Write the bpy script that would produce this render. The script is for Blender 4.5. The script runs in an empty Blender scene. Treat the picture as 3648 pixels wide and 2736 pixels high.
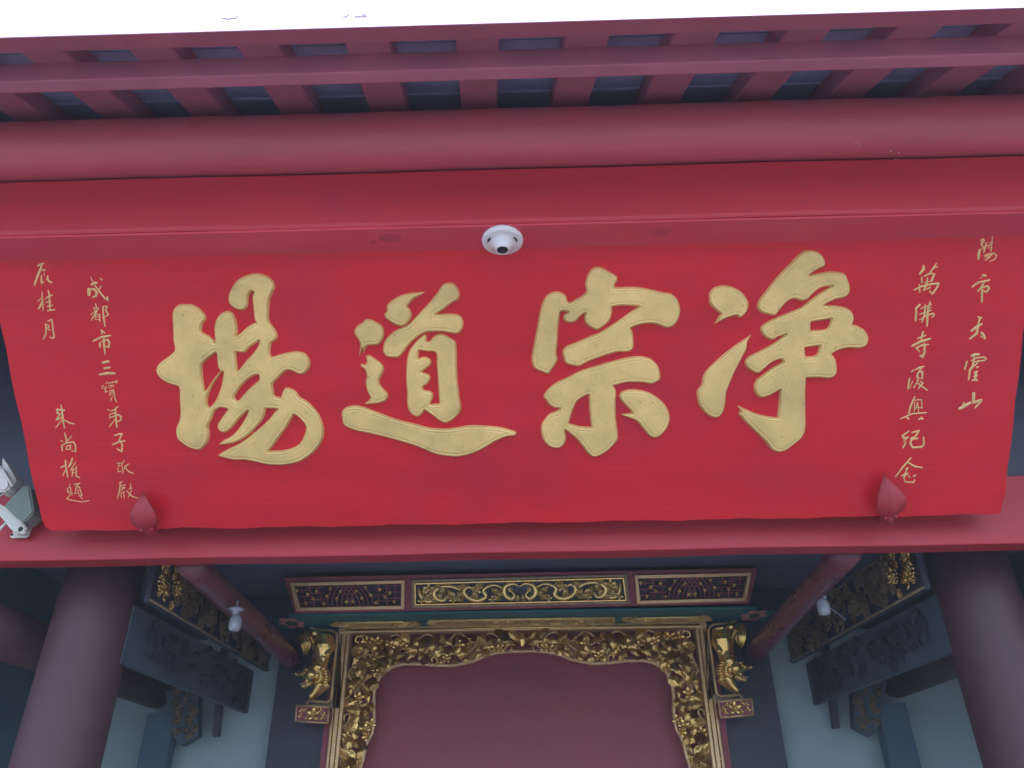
import bpy, bmesh, math, random
import numpy as np
from mathutils import Vector, Matrix
random.seed(7)
SC = bpy.context.scene
COL = SC.collection
F = 2725.0                                   # focal length in photo pixels
# ------------------------------------------------------------------ camera
def nrm(v):
    v = Vector(v); v.normalize(); return v
xw = nrm((161000, 3432, 2725)); zw = nrm((-54, 4700, -2725))
zw = nrm(zw - xw * zw.dot(xw)); yw = zw.cross(xw)
RC = Matrix((xw, yw, zw))                    # camera axes -> world axes
EYE = Vector((0, 0, 1.6))
cam = bpy.data.cameras.new('camera'); cam.sensor_fit = 'HORIZONTAL'; cam.sensor_width = 36
cam.lens = F / 3648 * 36; cam.clip_start = 0.05; cam.clip_end = 2000
co = bpy.data.objects.new('camera', cam); COL.objects.link(co)
co.matrix_world = Matrix.Translation(EYE) @ RC.to_4x4()
SC.camera = co
# ------------------------------------------------------------------ light
SUN_EL, SUN_AZ = 60.0, 20.0                  # elevation; azimuth right of straight behind the camera
SC.view_settings.view_transform = 'Standard'; SC.view_settings.look = 'None'
SC.view_settings.gamma = 1; SC.view_settings.use_curve_mapping = False
SC.view_settings.exposure = 1.78
world = bpy.data.worlds.new('World'); SC.world = world; world.use_nodes = True
wn = world.node_tree; wn.nodes.clear()
sky = wn.nodes.new('ShaderNodeTexSky'); sky.sky_type = 'NISHITA'; sky.sun_disc = False
sky.sun_elevation = math.radians(SUN_EL); sky.sun_rotation = math.radians(180 - SUN_AZ)
sky.air_density = 1.2; sky.dust_density = 1.5; sky.ozone_density = 1.5
bg = wn.nodes.new('ShaderNodeBackground'); bg.inputs['Strength'].default_value = 0.15
wo = wn.nodes.new('ShaderNodeOutputWorld')
wn.links.new(sky.outputs[0], bg.inputs[0]); wn.links.new(bg.outputs[0], wo.inputs[0])
sl = bpy.data.lights.new('sun', 'SUN'); sl.energy = 1.0; sl.angle = math.radians(14); sl.color = (1, 0.97, 0.93)
so = bpy.data.objects.new('sun', sl); COL.objects.link(so)
el, az = math.radians(SUN_EL), math.radians(SUN_AZ)
to_sun = Vector((math.sin(az) * math.cos(el), -math.cos(az) * math.cos(el), math.sin(el)))
so.rotation_euler = to_sun.to_track_quat('Z', 'Y').to_euler(); so.location = (0, -5, 12)
SC.cycles.max_bounces = 10; SC.cycles.diffuse_bounces = 6; SC.cycles.glossy_bounces = 4
SC.cycles.use_adaptive_sampling = True; SC.cycles.use_denoising = True
# ------------------------------------------------------------------ geometry helpers
def ray(px, py):
    return RC @ Vector((px - 1824, 1368 - py, -F))
def onY(px, py, Y):
    d = ray(px, py); return EYE + d * (Y / d.y)
def onX(px, py, X):
    d = ray(px, py); return EYE + d * (X / d.x)
def onP(px, py, p, n):
    d = ray(px, py); return EYE + d * ((p - EYE).dot(n) / d.dot(n))

def mat(name, base, rough=0.5, metal=0.0, var=0.12, scale=6.0, bump=0.0, bscale=60.0, spec=0.5, coat=0.0,
        spots=None, stretch=(1, 1, 1), blotch=None):
    m = bpy.data.materials.new(name); m.use_nodes = True
    nt = m.node_tree; N = nt.nodes; L = nt.links
    b = N['Principled BSDF']
    b.inputs['Roughness'].default_value = rough; b.inputs['Metallic'].default_value = metal
    b.inputs['Specular IOR Level'].default_value = spec
    b.inputs['Coat Weight'].default_value = coat; b.inputs['Coat Roughness'].default_value = 0.25
    tc = N.new('ShaderNodeTexCoord'); mp = N.new('ShaderNodeMapping'); mp.inputs['Scale'].default_value = stretch
    L.new(tc.outputs['Object'], mp.inputs[0])
    n1 = N.new('ShaderNodeTexNoise'); n1.inputs['Scale'].default_value = scale; n1.inputs['Detail'].default_value = 8
    n1.inputs['Roughness'].default_value = 0.62
    L.new(mp.outputs[0], n1.inputs['Vector'])
    r = N.new('ShaderNodeValToRGB')
    r.color_ramp.elements[0].position = 0.3; r.color_ramp.elements[1].position = 0.72
    r.color_ramp.elements[0].color = tuple(c * (1 - var) for c in base) + (1,)
    r.color_ramp.elements[1].color = tuple(min(1, c * (1 + var)) for c in base) + (1,)
    L.new(n1.outputs['Fac'], r.inputs[0]); cur = r.outputs[0]
    def overlay(cur, col, sc, lo, hi, amt=1.0):
        n = N.new('ShaderNodeTexNoise'); n.inputs['Scale'].default_value = sc; n.inputs['Detail'].default_value = 4
        L.new(tc.outputs['Object'], n.inputs['Vector'])
        q = N.new('ShaderNodeMapRange'); q.inputs[1].default_value = lo; q.inputs[2].default_value = hi
        q.inputs[4].default_value = amt
        L.new(n.outputs['Fac'], q.inputs[0])
        mx = N.new('ShaderNodeMix'); mx.data_type = 'RGBA'; mx.inputs['B'].default_value = tuple(col) + (1,)
        L.new(q.outputs[0], mx.inputs['Factor']); L.new(cur, mx.inputs['A']); return mx.outputs['Result']
    if spots: cur = overlay(cur, *spots)
    if blotch: cur = overlay(cur, *blotch)
    L.new(cur, b.inputs['Base Color'])
    rr = N.new('ShaderNodeMapRange'); rr.inputs[3].default_value = max(0.05, rough - 0.08); rr.inputs[4].default_value = min(1, rough + 0.1)
    L.new(n1.outputs['Fac'], rr.inputs[0]); L.new(rr.outputs[0], b.inputs['Roughness'])
    if bump:
        n2 = N.new('ShaderNodeTexNoise'); n2.inputs['Scale'].default_value = bscale; n2.inputs['Detail'].default_value = 6
        L.new(mp.outputs[0], n2.inputs['Vector'])
        bp = N.new('ShaderNodeBump'); bp.inputs['Strength'].default_value = bump; bp.inputs['Distance'].default_value = 0.004
        L.new(n2.outputs['Fac'], bp.inputs['Height']); L.new(bp.outputs[0], b.inputs['Normal'])
    return m
M = {}
M['plaque'] = mat('plaque_red_lacquer', (0.57, 0.008, 0.019), 0.36, spec=0.32, var=0.10, scale=3, bump=0.22, bscale=26, stretch=(0.5, 3, 3),
                  blotch=((0.33, 0.016, 0.045), 2.6, 0.52, 0.85, 0.7), spots=((0.28, 0.02, 0.04), 60, 0.70, 0.78, 0.7))
M['red'] = mat('aged_red_paint', (0.50, 0.09, 0.125), 0.45, var=0.10, scale=4, bump=0.15, bscale=30, stretch=(0.5, 3, 3),
               blotch=((0.22, 0.03, 0.05), 9, 0.66, 0.8, 0.5))
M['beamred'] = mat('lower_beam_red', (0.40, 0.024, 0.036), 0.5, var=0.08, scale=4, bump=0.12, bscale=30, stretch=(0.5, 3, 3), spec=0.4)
M['batten'] = mat('shade_offset_red', (0.66, 0.06, 0.10), 0.40, var=0.06, scale=3, bump=0.1, bscale=26, stretch=(0.5, 3, 3))  # red lightened to offset the shade on the down-facing soffit
M['stain'] = mat('dark_grease_stain', (0.54, 0.052, 0.09), 0.5)
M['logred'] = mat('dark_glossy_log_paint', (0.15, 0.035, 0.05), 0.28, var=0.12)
M['ceil'] = mat('slate_ceiling_boards', (0.11, 0.14, 0.22), 0.7, var=0.15)
M['seam_light'] = mat('seam_highlight_grey', (0.36, 0.40, 0.60), 0.5)  # highlight along a roof-board seam, painted as a pale colour
M['upred'] = mat('upper_beam_red', (0.52, 0.030, 0.052), 0.46, var=0.08, scale=3, bump=0.12, bscale=26, stretch=(0.5, 3, 3), blotch=((0.34, 0.035, 0.07), 5, 0.62, 0.85, 0.5))
M['warmgilt'] = mat('warm_soffit_gilding', (0.98, 0.66, 0.26), 0.42, metal=0.25, var=0.2, scale=25)
M['brightgold'] = mat('bright_panel_gilding', (1.0, 0.70, 0.27), 0.25, metal=0.75, var=0.2, scale=40, bump=0.1, bscale=60)
M['hookred'] = mat('hook_red_paint', (0.34, 0.02, 0.03), 0.5, var=0.12, scale=30, bump=0.2)
M['dusk'] = mat('dusty_blue_black_board', (0.05, 0.085, 0.12), 0.6, var=0.15)
M['blackwood'] = mat('black_wood', (0.012, 0.010, 0.018), 0.6)
M['redwood'] = mat('maroon_door_paint', (0.28, 0.055, 0.082), 0.55, var=0.10, scale=3, bump=0.1, bscale=30)
M['rafter'] = mat('eave_red_paint', (0.43, 0.13, 0.19), 0.46, var=0.12, scale=5, bump=0.12, bscale=30,
                  blotch=((0.30, 0.10, 0.17), 12, 0.62, 0.8, 0.5))
M['roofboard'] = mat('slate_blue_roof_board', (0.30, 0.34, 0.58), 0.6, var=0.2, scale=7, bump=0.15)
M['white'] = mat('white_fascia_paint', (0.80, 0.60, 0.78), 0.5, var=0.03, scale=4, bump=0.15, bscale=20, stretch=(0.3, 3, 3),
                 spots=((0.45, 0.4, 0.42), 38, 0.74, 0.8, 0.7))
M['crack'] = mat('fascia_crack_grey', (0.28, 0.24, 0.26), 0.8)  # grey of the cracks in the flaking fascia paint
M['leaf_gilt'] = mat('matte_gilding', (0.76, 0.545, 0.20), 0.30, metal=0.30, var=0.20, scale=9, bump=0.25, bscale=45, coat=0.3,
                     spots=((0.24, 0.17, 0.08), 130, 0.64, 0.74, 0.7), blotch=((0.84, 0.62, 0.24), 14, 0.55, 0.75, 0.6))
M['small_gilt'] = mat('worn_small_gilding', (0.70, 0.50, 0.21), 0.42, metal=0.15, var=0.2, scale=50, bump=0.2, bscale=90)
M['gold'] = mat('bright_gilded_wood', (1.0, 0.64, 0.22), 0.24, metal=0.88, var=0.22, scale=34, bump=0.15, bscale=60)
M['goldframe'] = mat('satin_gilded_frame', (0.66, 0.46, 0.24), 0.42, metal=0.45, var=0.18, scale=20, bump=0.15, bscale=70)
M['darkgilt'] = mat('dark_gilding', (0.26, 0.20, 0.12), 0.45, metal=0.5, var=0.3, scale=40, bump=0.3, bscale=90)
M['teal'] = mat('teal_paint', (0.018, 0.16, 0.18), 0.5, var=0.15)
M['navy'] = mat('navy_black_wood', (0.035, 0.048, 0.08), 0.5, var=0.2, bump=0.1)
M['plaster'] = mat('grey_green_plaster', (0.30, 0.42, 0.45), 0.85, var=0.10, blotch=((0.22, 0.35, 0.40), 1.6, 0.5, 0.8, 0.5), scale=3, bump=0.1)
M['sidewall'] = mat('blue_grey_side_wall', (0.065, 0.13, 0.18), 0.7, var=0.1, scale=3)
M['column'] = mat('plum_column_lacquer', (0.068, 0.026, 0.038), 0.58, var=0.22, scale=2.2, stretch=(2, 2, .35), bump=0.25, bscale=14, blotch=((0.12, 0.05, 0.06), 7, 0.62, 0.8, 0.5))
M['pink'] = mat('pink_petal_paint', (0.55, 0.22, 0.20), 0.6, var=0.1)
M['green'] = mat('green_flower_centre', (0.02, 0.13, 0.06), 0.6, var=0.1)
M['ceramic'] = mat('white_ceramic', (0.80, 0.79, 0.82), 0.25, var=0.03, scale=20, coat=0.3, spots=((0.45, 0.42, 0.40), 120, 0.7, 0.76, 0.6))
M['black'] = mat('black_socket', (0.015, 0.015, 0.017), 0.4)
M['bulb'] = mat('milky_bulb_glass', (0.33, 0.38, 0.46), 0.2, var=0.02, coat=0.5)
M['device_white'] = mat('dusty_white_plastic', (0.62, 0.60, 0.58), 0.5, var=0.08, scale=30, bump=0.1)
M['device_grey'] = mat('grey_green_housing', (0.17, 0.21, 0.19), 0.6, var=0.08, scale=90, bump=0.6, bscale=300)
M['bracket'] = mat('cream_metal_bracket', (0.60, 0.60, 0.55), 0.45, var=0.06, scale=30)
M['stone'] = mat('pale_stone_paving', (0.27, 0.25, 0.245), 0.8, var=0.15, scale=3, bump=0.2, bscale=20)
M['stonefloor'] = mat('porch_floor_stone', (0.12, 0.115, 0.11), 0.7, var=0.15, scale=3, bump=0.2, bscale=20)
M['tile'] = mat('grey_roof_tile', (0.09, 0.09, 0.095), 0.8, var=0.2)
M['redjaw'] = mat('red_mouth_paint', (0.35, 0.03, 0.03), 0.5)

def bmnew(): return bmesh.new()
def link(name, me, m=None, parent=None, smooth=False, loc=None):
    if isinstance(me, bmesh.types.BMesh):
        bm = me; bmesh.ops.recalc_face_normals(bm, faces=bm.faces[:])
        me = bpy.data.meshes.new(name); bm.to_mesh(me); bm.free()
    if m is not None and not me.materials: me.materials.append(m)
    if smooth:
        for p in me.polygons: p.use_smooth = True
    o = bpy.data.objects.new(name, me); COL.objects.link(o)
    if loc is not None: o.location = loc
    if parent is not None:
        o.parent = parent; o.location = Vector(o.location) - ROOTLOC.get(parent.name, Vector((0, 0, 0)))
    return o
ROOTLOC = {}
def thing(name, label, cat, loc, group=None):
    o = bpy.data.objects.new(name, None); COL.objects.link(o); o.empty_display_size = 0.05
    o.location = loc; ROOTLOC[o.name] = Vector(loc); o['label'] = label; o['category'] = cat
    if group: o['group'] = group
    return o
def tag(o, label, cat, group=None):
    o['label'] = label; o['category'] = cat
    if group: o['group'] = group
    return o
def sub(name, me, m, part, smooth=False):      # a child of a part whose own data is in world coordinates
    o = link(name, me, m, None, smooth); o.parent = part; return o
def box(bm, x0, x1, y0, y1, z0, z1, bev=0.0):
    r = bmesh.ops.create_cube(bm, size=1)
    for v in r['verts']:
        v.co = Vector(((x0 + x1) / 2 + v.co.x * (x1 - x0), (y0 + y1) / 2 + v.co.y * (y1 - y0), (z0 + z1) / 2 + v.co.z * (z1 - z0)))
    if bev:
        es = list({e for v in r['verts'] for e in v.link_edges})
        bmesh.ops.bevel(bm, geom=es, offset=bev, segments=2, affect='EDGES', profile=0.6)
def hexa(bm, pts):                           # 8 points: front four, back four
    v = [bm.verts.new(p) for p in pts]
    for f in ((0, 1, 2, 3), (7, 6, 5, 4), (0, 4, 5, 1), (1, 5, 6, 2), (2, 6, 7, 3), (3, 7, 4, 0)):
        bm.faces.new([v[i] for i in f])
def prism(bm, pts, off):                     # polygon extruded by vector off
    a = [bm.verts.new(p) for p in pts]; b = [bm.verts.new(Vector(p) + off) for p in pts]
    bm.faces.new(a); bm.faces.new(b[::-1])
    for i in range(len(pts)):
        j = (i + 1) % len(pts); bm.faces.new((a[i], b[i], b[j], a[j]))
def tube(bm, pts, rad, seg=8, cap=True):
    pts = [Vector(p) for p in pts]; n = len(pts)
    if not isinstance(rad, (list, tuple)): rad = [rad] * n
    rings = []; up = Vector((0.13, 0.21, 0.97))
    for i, p in enumerate(pts):
        t = (pts[min(n - 1, i + 1)] - pts[max(0, i - 1)]).normalized()
        a = t.cross(up)
        if a.length < 1e-3: a = t.cross(Vector((1, 0, 0)))
        a.normalize(); b = t.cross(a); b.normalize()
        rings.append([bm.verts.new(p + (a * math.cos(2 * math.pi * k / seg) + b * math.sin(2 * math.pi * k / seg)) * rad[i]) for k in range(seg)])
    for i in range(n - 1):
        for k in range(seg):
            bm.faces.new((rings[i][k], rings[i][(k + 1) % seg], rings[i + 1][(k + 1) % seg], rings[i + 1][k]))
    if cap: bm.faces.new(rings[0][::-1]); bm.faces.new(rings[-1])
def lathe(bm, prof, mtx, seg=24):            # profile (r, h) turned about local z
    rings = []
    for r, h in prof:
        if r < 1e-6: rings.append([bm.verts.new(mtx @ Vector((0, 0, h)))])
        else: rings.append([bm.verts.new(mtx @ Vector((r * math.cos(2 * math.pi * k / seg), r * math.sin(2 * math.pi * k / seg), h))) for k in range(seg)])
    for a, b in zip(rings, rings[1:]):
        for k in range(seg):
            k2 = (k + 1) % seg
            if len(a) == 1 and len(b) == 1: continue
            if len(a) == 1: bm.faces.new((a[0], b[k], b[k2]))
            elif len(b) == 1: bm.faces.new((a[k], b[0], a[k2]))
            else: bm.faces.new((a[k], b[k], b[k2], a[k2]))
def ball(bm, c, r, mtx=None, sub_=2):
    s = bmesh.ops.create_icosphere(bm, subdivisions=sub_, radius=1)
    rr = r if isinstance(r, (list, tuple)) else (r, r, r)
    for v in s['verts']:
        p = Vector((v.co.x * rr[0], v.co.y * rr[1], v.co.z * rr[2]))
        if mtx is not None: p = mtx @ p
        v.co = p + Vector(c)

# ------------------------------------------------------------------ dimensions
G = 1.6                                      # eye height; z values below are "above the eye" + G
YB, YD = 2.02, 3.40                          # face of the lower beam, plane of the doorway
XC = (onY(1215, 2235, YD).x + onY(2508, 2203, YD).x) / 2
W = 4.2                                      # half width of the building

# ------------------------------------------------------------------ ground and roof
def plain(name, kind, bm, m):
    o = link(name, bm, m); o['kind'] = kind; return o
b = bmnew(); box(b, -400, 400, -400, 400, -0.1, 0.0); plain('ground', 'structure', b, M['stone'])
b = bmnew(); box(b, -W, W, 1.0, 6.5, 0.004, 0.15); plain('porch_floor', 'structure', b, M['stonefloor'])
# roof over the whole hall (keeps the interior dark)
SL = 0.516
def zr(Y): return G + 0.898 + SL * Y         # underside of the rafters
roof = thing('temple_roof', 'tiled temple roof whose red rafters and slate blue boards show under the eaves', 'roof', (XC, 1.4, zr(1.4)))
rise = 0.06
b = bmnew()
hexa(b, [(-W, 1.08, zr(1.08) + rise + .014), (W, 1.08, zr(1.08) + rise + .014), (W, 3.9, zr(3.9) + rise + .014), (-W, 3.9, zr(3.9) + rise + .014),
         (-W, 1.08, zr(1.08) + rise + .1), (W, 1.08, zr(1.08) + rise + .1), (W, 3.9, zr(3.9) + rise + .1), (-W, 3.9, zr(3.9) + rise + .1)])
hexa(b, [(-W, 3.9, zr(3.9) + rise + .014), (W, 3.9, zr(3.9) + rise + .014), (W, 6.9, zr(.9) + rise), (-W, 6.9, zr(.9) + rise),
         (-W, 3.9, zr(3.9) + rise + .1), (W, 3.9, zr(3.9) + rise + .1), (W, 6.9, zr(.9) + rise + .1), (-W, 6.9, zr(.9) + rise + .1)])
link('roof_slab', b, M['tile'], roof, loc=(0, 0, 0))
# roof boards, laid along the eaves with open joints
YE = (lambda d: 0.898 / (d.z / d.y - SL))(ray(1824, 88)); nY = 13; y0 = YE + .004
for i in range(nY):
    ya = y0 + i * .12; yb = ya + .1165
    b = bmnew(); dz = random.uniform(0, .003)
    hexa(b, [(-3.2, ya, zr(ya) + rise - dz), (3.2, ya, zr(ya) + rise - dz), (3.2, yb, zr(yb) + rise - dz), (-3.2, yb, zr(yb) + rise - dz),
             (-3.2, ya, zr(ya) + rise + .010), (3.2, ya, zr(ya) + rise + .010), (3.2, yb, zr(yb) + rise + .010), (-3.2, yb, zr(yb) + rise + .010)])
    link('roof_board', b, M['roofboard'], roof, loc=(0, 0, 0))
# rafters
SP = .230; RW = .0925
xr0 = (onP(1710, 330, Vector((0, 1.2, zr(1.2))), Vector((0, -SL, 1))).x)
for i in range(-12, 13):
    xc = xr0 + i * SP; sk = -0.055; b = bmnew()
    jx = random.uniform(-.003, .003); w = RW / 2 + random.uniform(-.002, .002)
    P = []
    for dz in (0, rise - .001):
        for Y, s in ((YE, -1), (YE, 1), (2.4, 1), (2.4, -1)):
            P.append((xc + jx + s * w + sk * (Y - 1.2), Y, zr(Y) + dz))
    hexa(b, P); bmesh.ops.bevel(b, geom=b.edges[:], offset=.003, segments=1, affect='EDGES')
    link('rafter', b, M['rafter'], roof, loc=(0, 0, 0))
# batten across the rafters
b = bmnew(); box(b, -3.3, 3.3, 1.063, 1.094, G + 1.390, G + 1.4495, .004); link('eave_batten', b, M['rafter'], roof, loc=(0, 0, 0))
# red soffit board at the eave edge and white fascia board outside it
e1 = onP(1824, 145, Vector((0, 1.04, zr(1.04))), Vector((0, -SL, 1)))
def eaveY(py):                                # Y on the rafter underside hit by image row py
    d = ray(1824, py); return ((0.898 - .014) / (d.z / d.y - SL))
ya, yb = eaveY(84), eaveY(135)
b = bmnew()
yo = ya + .027
hexa(b, [(-3.3, ya, zr(ya) - .014), (3.3, ya, zr(ya) - .014), (3.3, yb, zr(yb) - .014), (-3.3, yb, zr(yb) - .014),
         (-3.3, ya, zr(ya) - .001), (3.3, ya, zr(ya) - .001), (3.3, yb, zr(yb) - .001), (-3.3, yb, zr(yb) - .001)])
link('eave_board', b, M['rafter'], roof, loc=(0, 0, 0))
b = bmnew(); f0, f1 = ya - .003, ya + .02; ze = lambda Y: zr(Y) - .0132
hexa(b, [(-3.3, f0, ze(f0)), (3.3, f0, ze(f0)), (3.3, f1, ze(f1)), (-3.3, f1, ze(f1)), (-3.3, f0, ze(f0) + .5), (3.3, f0, ze(f0) + .5), (3.3, f1, ze(f0) + .5), (-3.3, f1, ze(f0) + .5)])
fas = link('fascia_board', b, M['white'], roof, loc=(0, 0, 0))
fas['label'] = 'white painted fascia board with flaking paint along the eave edge'
def onfas(px, py): return onY(px, py, ya - .0035)
for pts in ([(790, 64), (815, 68), (840, 64), (848, 56)], [(1222, 62), (1235, 58), (1243, 50)], [(1263, 60), (1285, 59), (1300, 50), (1306, 58), (1290, 61)]):
    b = bmnew(); tube(b, [onfas(*p) for p in pts], .0011, 5)
    o = sub('paint_flake', b, M['crack'], fas); 
# gable walls, back wall
for s, lab in ((-1, 'plain dark side wall closing the hall beyond the left column'), (1, 'plain dark side wall closing the hall beyond the right column')):
    b = bmnew(); x = s * (W - .1)
    box(b, min(x, x + s * .1), max(x, x + s * .1), 2.3, 6.5, .15, 4.3)
    tag(link('side_wall', b, M['sidewall']), lab, 'wall', 'side walls of the hall')
b = bmnew(); box(b, -W, W, 6.4, 6.5, .15, 4.2); tag(link('rear_wall', b, M['sidewall']), 'plain blue grey wall closing the back of the hall', 'wall')
# ceiling boards over the porch
b = bmnew(); box(b, -W + .1, W - .1, 2.14, 6.4, G + .93, G + .96)
tag(link('porch_ceiling', b, M['ceil']), 'dark boarded ceiling of the porch behind the lower beam', 'ceiling')

# ------------------------------------------------------------------ purlin, upper beam
def longbeam(name, label, cat, ys, zs, prof, m, smooth=False, rot=0):
    b = bmnew(); nseg = 40
    rings = []
    for i in range(nseg + 1):
        x = -W + .12 + (2 * W - .24) * i / nseg
        j = .0012 * math.sin(i * 1.7) + .0008 * math.sin(i * .61)
        rings.append([b.verts.new((x, y, z + j)) for y, z in prof])
    n = len(prof)
    for a, c in zip(rings, rings[1:]):
        for k in range(n): b.faces.new((a[k], a[(k + 1) % n], c[(k + 1) % n], c[k]))
    b.faces.new(rings[0][::-1]); b.faces.new(rings[-1])
    return tag(link(name, b, m, smooth=smooth), label, cat)
R0 = .0735; yc, zc = 1.345, G + 1.4865
pur = longbeam('round_purlin', 'round red purlin log running under the rafters above the plaque', 'beam', 0, 0,
         [(yc + R0 * math.cos(t * math.pi / 16), zc + R0 * math.sin(t * math.pi / 16)) for t in range(32)], M['red'], True)
ZS = G + 1.240; YU = 1.373
def rprof(y0, y1, z0, z1, r=.008, ns=4):
    P = []
    for cx, cz, a0 in ((y1 - r, z1 - r, 0), (y0 + r, z1 - r, 90), (y0 + r, z0 + r, 180), (y1 - r, z0 + r, 270)):
        for k in range(ns + 1):
            a = math.radians(a0 + 90 * k / ns); P.append((cx + r * math.cos(a), cz + r * math.sin(a)))
    return P
ub = longbeam('upper_beam', 'flat red beam below the round purlin, holding the top of the plaque', 'beam', 0, 0, rprof(YU, 1.60, ZS, G + 1.4175, .010), M['upred'])
b = bmnew(); box(b, -W + .12, W - .12, 1.345, 1.42, G + 1.50, G + 1.60, .003); tag(link('purlin_filler_board', b, M['rafter']), 'red board closing the gap between the round purlin and the rafters', 'board')
b = bmnew(); box(b, -W + .12, W - .12, YU + .007, 1.52, ZS - .006, ZS - .0005, .001); bb_ = tag(link('lightened_soffit_board', b, M['batten']), 'thin added board under the upper beam, its red lightened against the shade, where the white lamp holder is screwed', 'board')  # board added under the beam to carry the lightened red
# infill between the beams, behind the plaque
b = bmnew(); box(b, -W + .12, W - .12, 2.10, 2.13, G + .66, G + 2.05); tag(link('infill_panel', b, M['navy']), 'dark infill boards behind the plaque, seen at its ends', 'wall panel')
# lower beam
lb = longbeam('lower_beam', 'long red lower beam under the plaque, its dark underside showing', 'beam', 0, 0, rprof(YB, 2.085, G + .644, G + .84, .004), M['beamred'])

for px, py, rx, ry in ((1388, 848, .027, .016), (2352, 826, .026, .015), (1330, 862, .008, .006)):
    c0 = onP(px, py, Vector((0, 0, ZS - .0062)), Vector((0, 0, 1))); b = bmnew()
    prism(b, [c0 + Vector((rx * math.cos(t * .3927) * (1 + .1 * math.sin(t * 3)), ry * math.sin(t * .3927), -.0006)) for t in range(16)], Vector((0, 0, .001)))
    o = link('grease_stain', b, M['stain']); o.parent = bb_
for px, py in ((3050, 512), (3062, 518), (3174, 538), (3202, 545), (3190, 568), (415, 120)):
    b = bmnew(); ball(b, onY(px, py, yc - R0 * .93), .0016, None, 1); o = link('paint_fleck', b, M['white']); o.parent = pur
b = bmnew(); dl = ray(1824, 322); Yl = (.898 + rise) / (dl.z / dl.y - SL); box(b, -3.2, 3.2, Yl - .003, Yl + .003, zr(Yl) + rise - .006, zr(Yl) + rise - .0005)
link('seam_highlight_strip', b, M['seam_light'], roof, loc=(0, 0, 0))  # strip added to draw the seam highlight between the rafters

# ------------------------------------------------------------------ plaque
BP = Vector((0, 1.95, G + .698)); BU = Vector((0, -.673, .740)).normalized(); BN = Vector((0, -BU.z, BU.y)).normalized()
if BN.y > 0: BN = -BN
def bd(px, py, h=0.0):
    return onP(px, py, BP, BN)
def uv(p): return ((p - BP).x, (p - BP).dot(BU))
plaque = None
bl = uv(bd(156, 1893)); br = uv(bd(3572, 1832)); l2 = uv(bd(-2, 1138)); r2 = uv(bd(3650, 1150))
def edge_u(a, c, v): return a[0] + (c[0] - a[0]) * (v - a[1]) / (c[1] - a[1])
VT = .735
b = bmnew(); ol = []
nb = 60
for i in range(nb + 1):
    t = i / nb; u = bl[0] + (br[0] - bl[0]) * t; v = bl[1] + (br[1] - bl[1]) * t
    v += .0016 * math.sin(i * .9) + .0012 * math.sin(i * 2.3 + 1)
    if i in (9, 10): v += .003
    ol.append((u, v))
ol[0] = (ol[0][0] + .018, ol[0][1] - .001); ol[-1] = (ol[-1][0] - .004, ol[-1][1])
for k in range(1, 13):
    v = br[1] + (VT - br[1]) * k / 12; ol.append((edge_u(br, r2, v) + .0015 * math.sin(k * 2.2), v))
for k in range(12, 0, -1):
    v = bl[1] + (VT - bl[1]) * k / 12; ol.append((edge_u(bl, l2, v) + .0018 * math.sin(k * 1.7), v))
ol.append((bl[0] - .003, bl[1] + .035)); ol.append((bl[0] + .003, bl[1] + .012))
P3 = [BP + Vector((u, 0, 0)) + BU * v for u, v in ol]
prism(b, P3, -BN * .032)
bmesh.ops.bevel(b, geom=[e for e in b.edges if all(abs((v.co - BP).dot(BN)) < 1e-4 for v in e.verts)], offset=.004, segments=3, affect='EDGES')
plaque = link('plaque', b, M['plaque'])
tag(plaque, 'large leaning red plaque with four raised gilded Chinese characters between the two beams', 'plaque')

# ---- relief lettering as height fields over signed distance
def smooth_closed(pts, sub_=5):
    n = len(pts); P = [np.array(p, float) for p in pts]; out = []
    tan = []
    for i in range(n):
        a, c, d = P[i - 1], P[i], P[(i + 1) % n]
        e1, e2 = c - a, d - c
        ca = np.dot(e1, e2) / (np.linalg.norm(e1) * np.linalg.norm(e2) + 1e-9)
        tan.append(None if ca < 0.15 else (e1 / (np.linalg.norm(e1) + 1e-9) + e2 / (np.linalg.norm(e2) + 1e-9)) / 2)
    for i in range(n):
        a, c = P[i], P[(i + 1) % n]; L = np.linalg.norm(c - a)
        t0 = tan[i] * L if tan[i] is not None else (c - a) * .8; t1 = tan[(i + 1) % n] * L if tan[(i + 1) % n] is not None else (c - a) * .8
        for k in range(sub_):
            s = k / sub_
            out.append((2 * s**3 - 3 * s**2 + 1) * a + (s**3 - 2 * s**2 + s) * t0 + (-2 * s**3 + 3 * s**2) * c + (s**3 - s**2) * t1)
    return np.array(out)
def segdist(X, Y, A, B_):
    d2 = np.full(X.shape, 1e9); cr = np.zeros(X.shape, int)
    for (ax, ay), (bx, by) in zip(A, B_):
        dx, dy = bx - ax, by - ay; L2 = dx * dx + dy * dy + 1e-14
        t = np.clip(((X - ax) * dx + (Y - ay) * dy) / L2, 0, 1)
        d2 = np.minimum(d2, (X - ax - t * dx) ** 2 + (Y - ay - t * dy) ** 2)
        if ay != by:
            m = ((ay <= Y) & (by > Y)) | ((by <= Y) & (ay > Y))
            cr += (m & (X < ax + (Y - ay) / (by - ay) * dx)).astype(int)
    return np.sqrt(d2), cr
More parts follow.
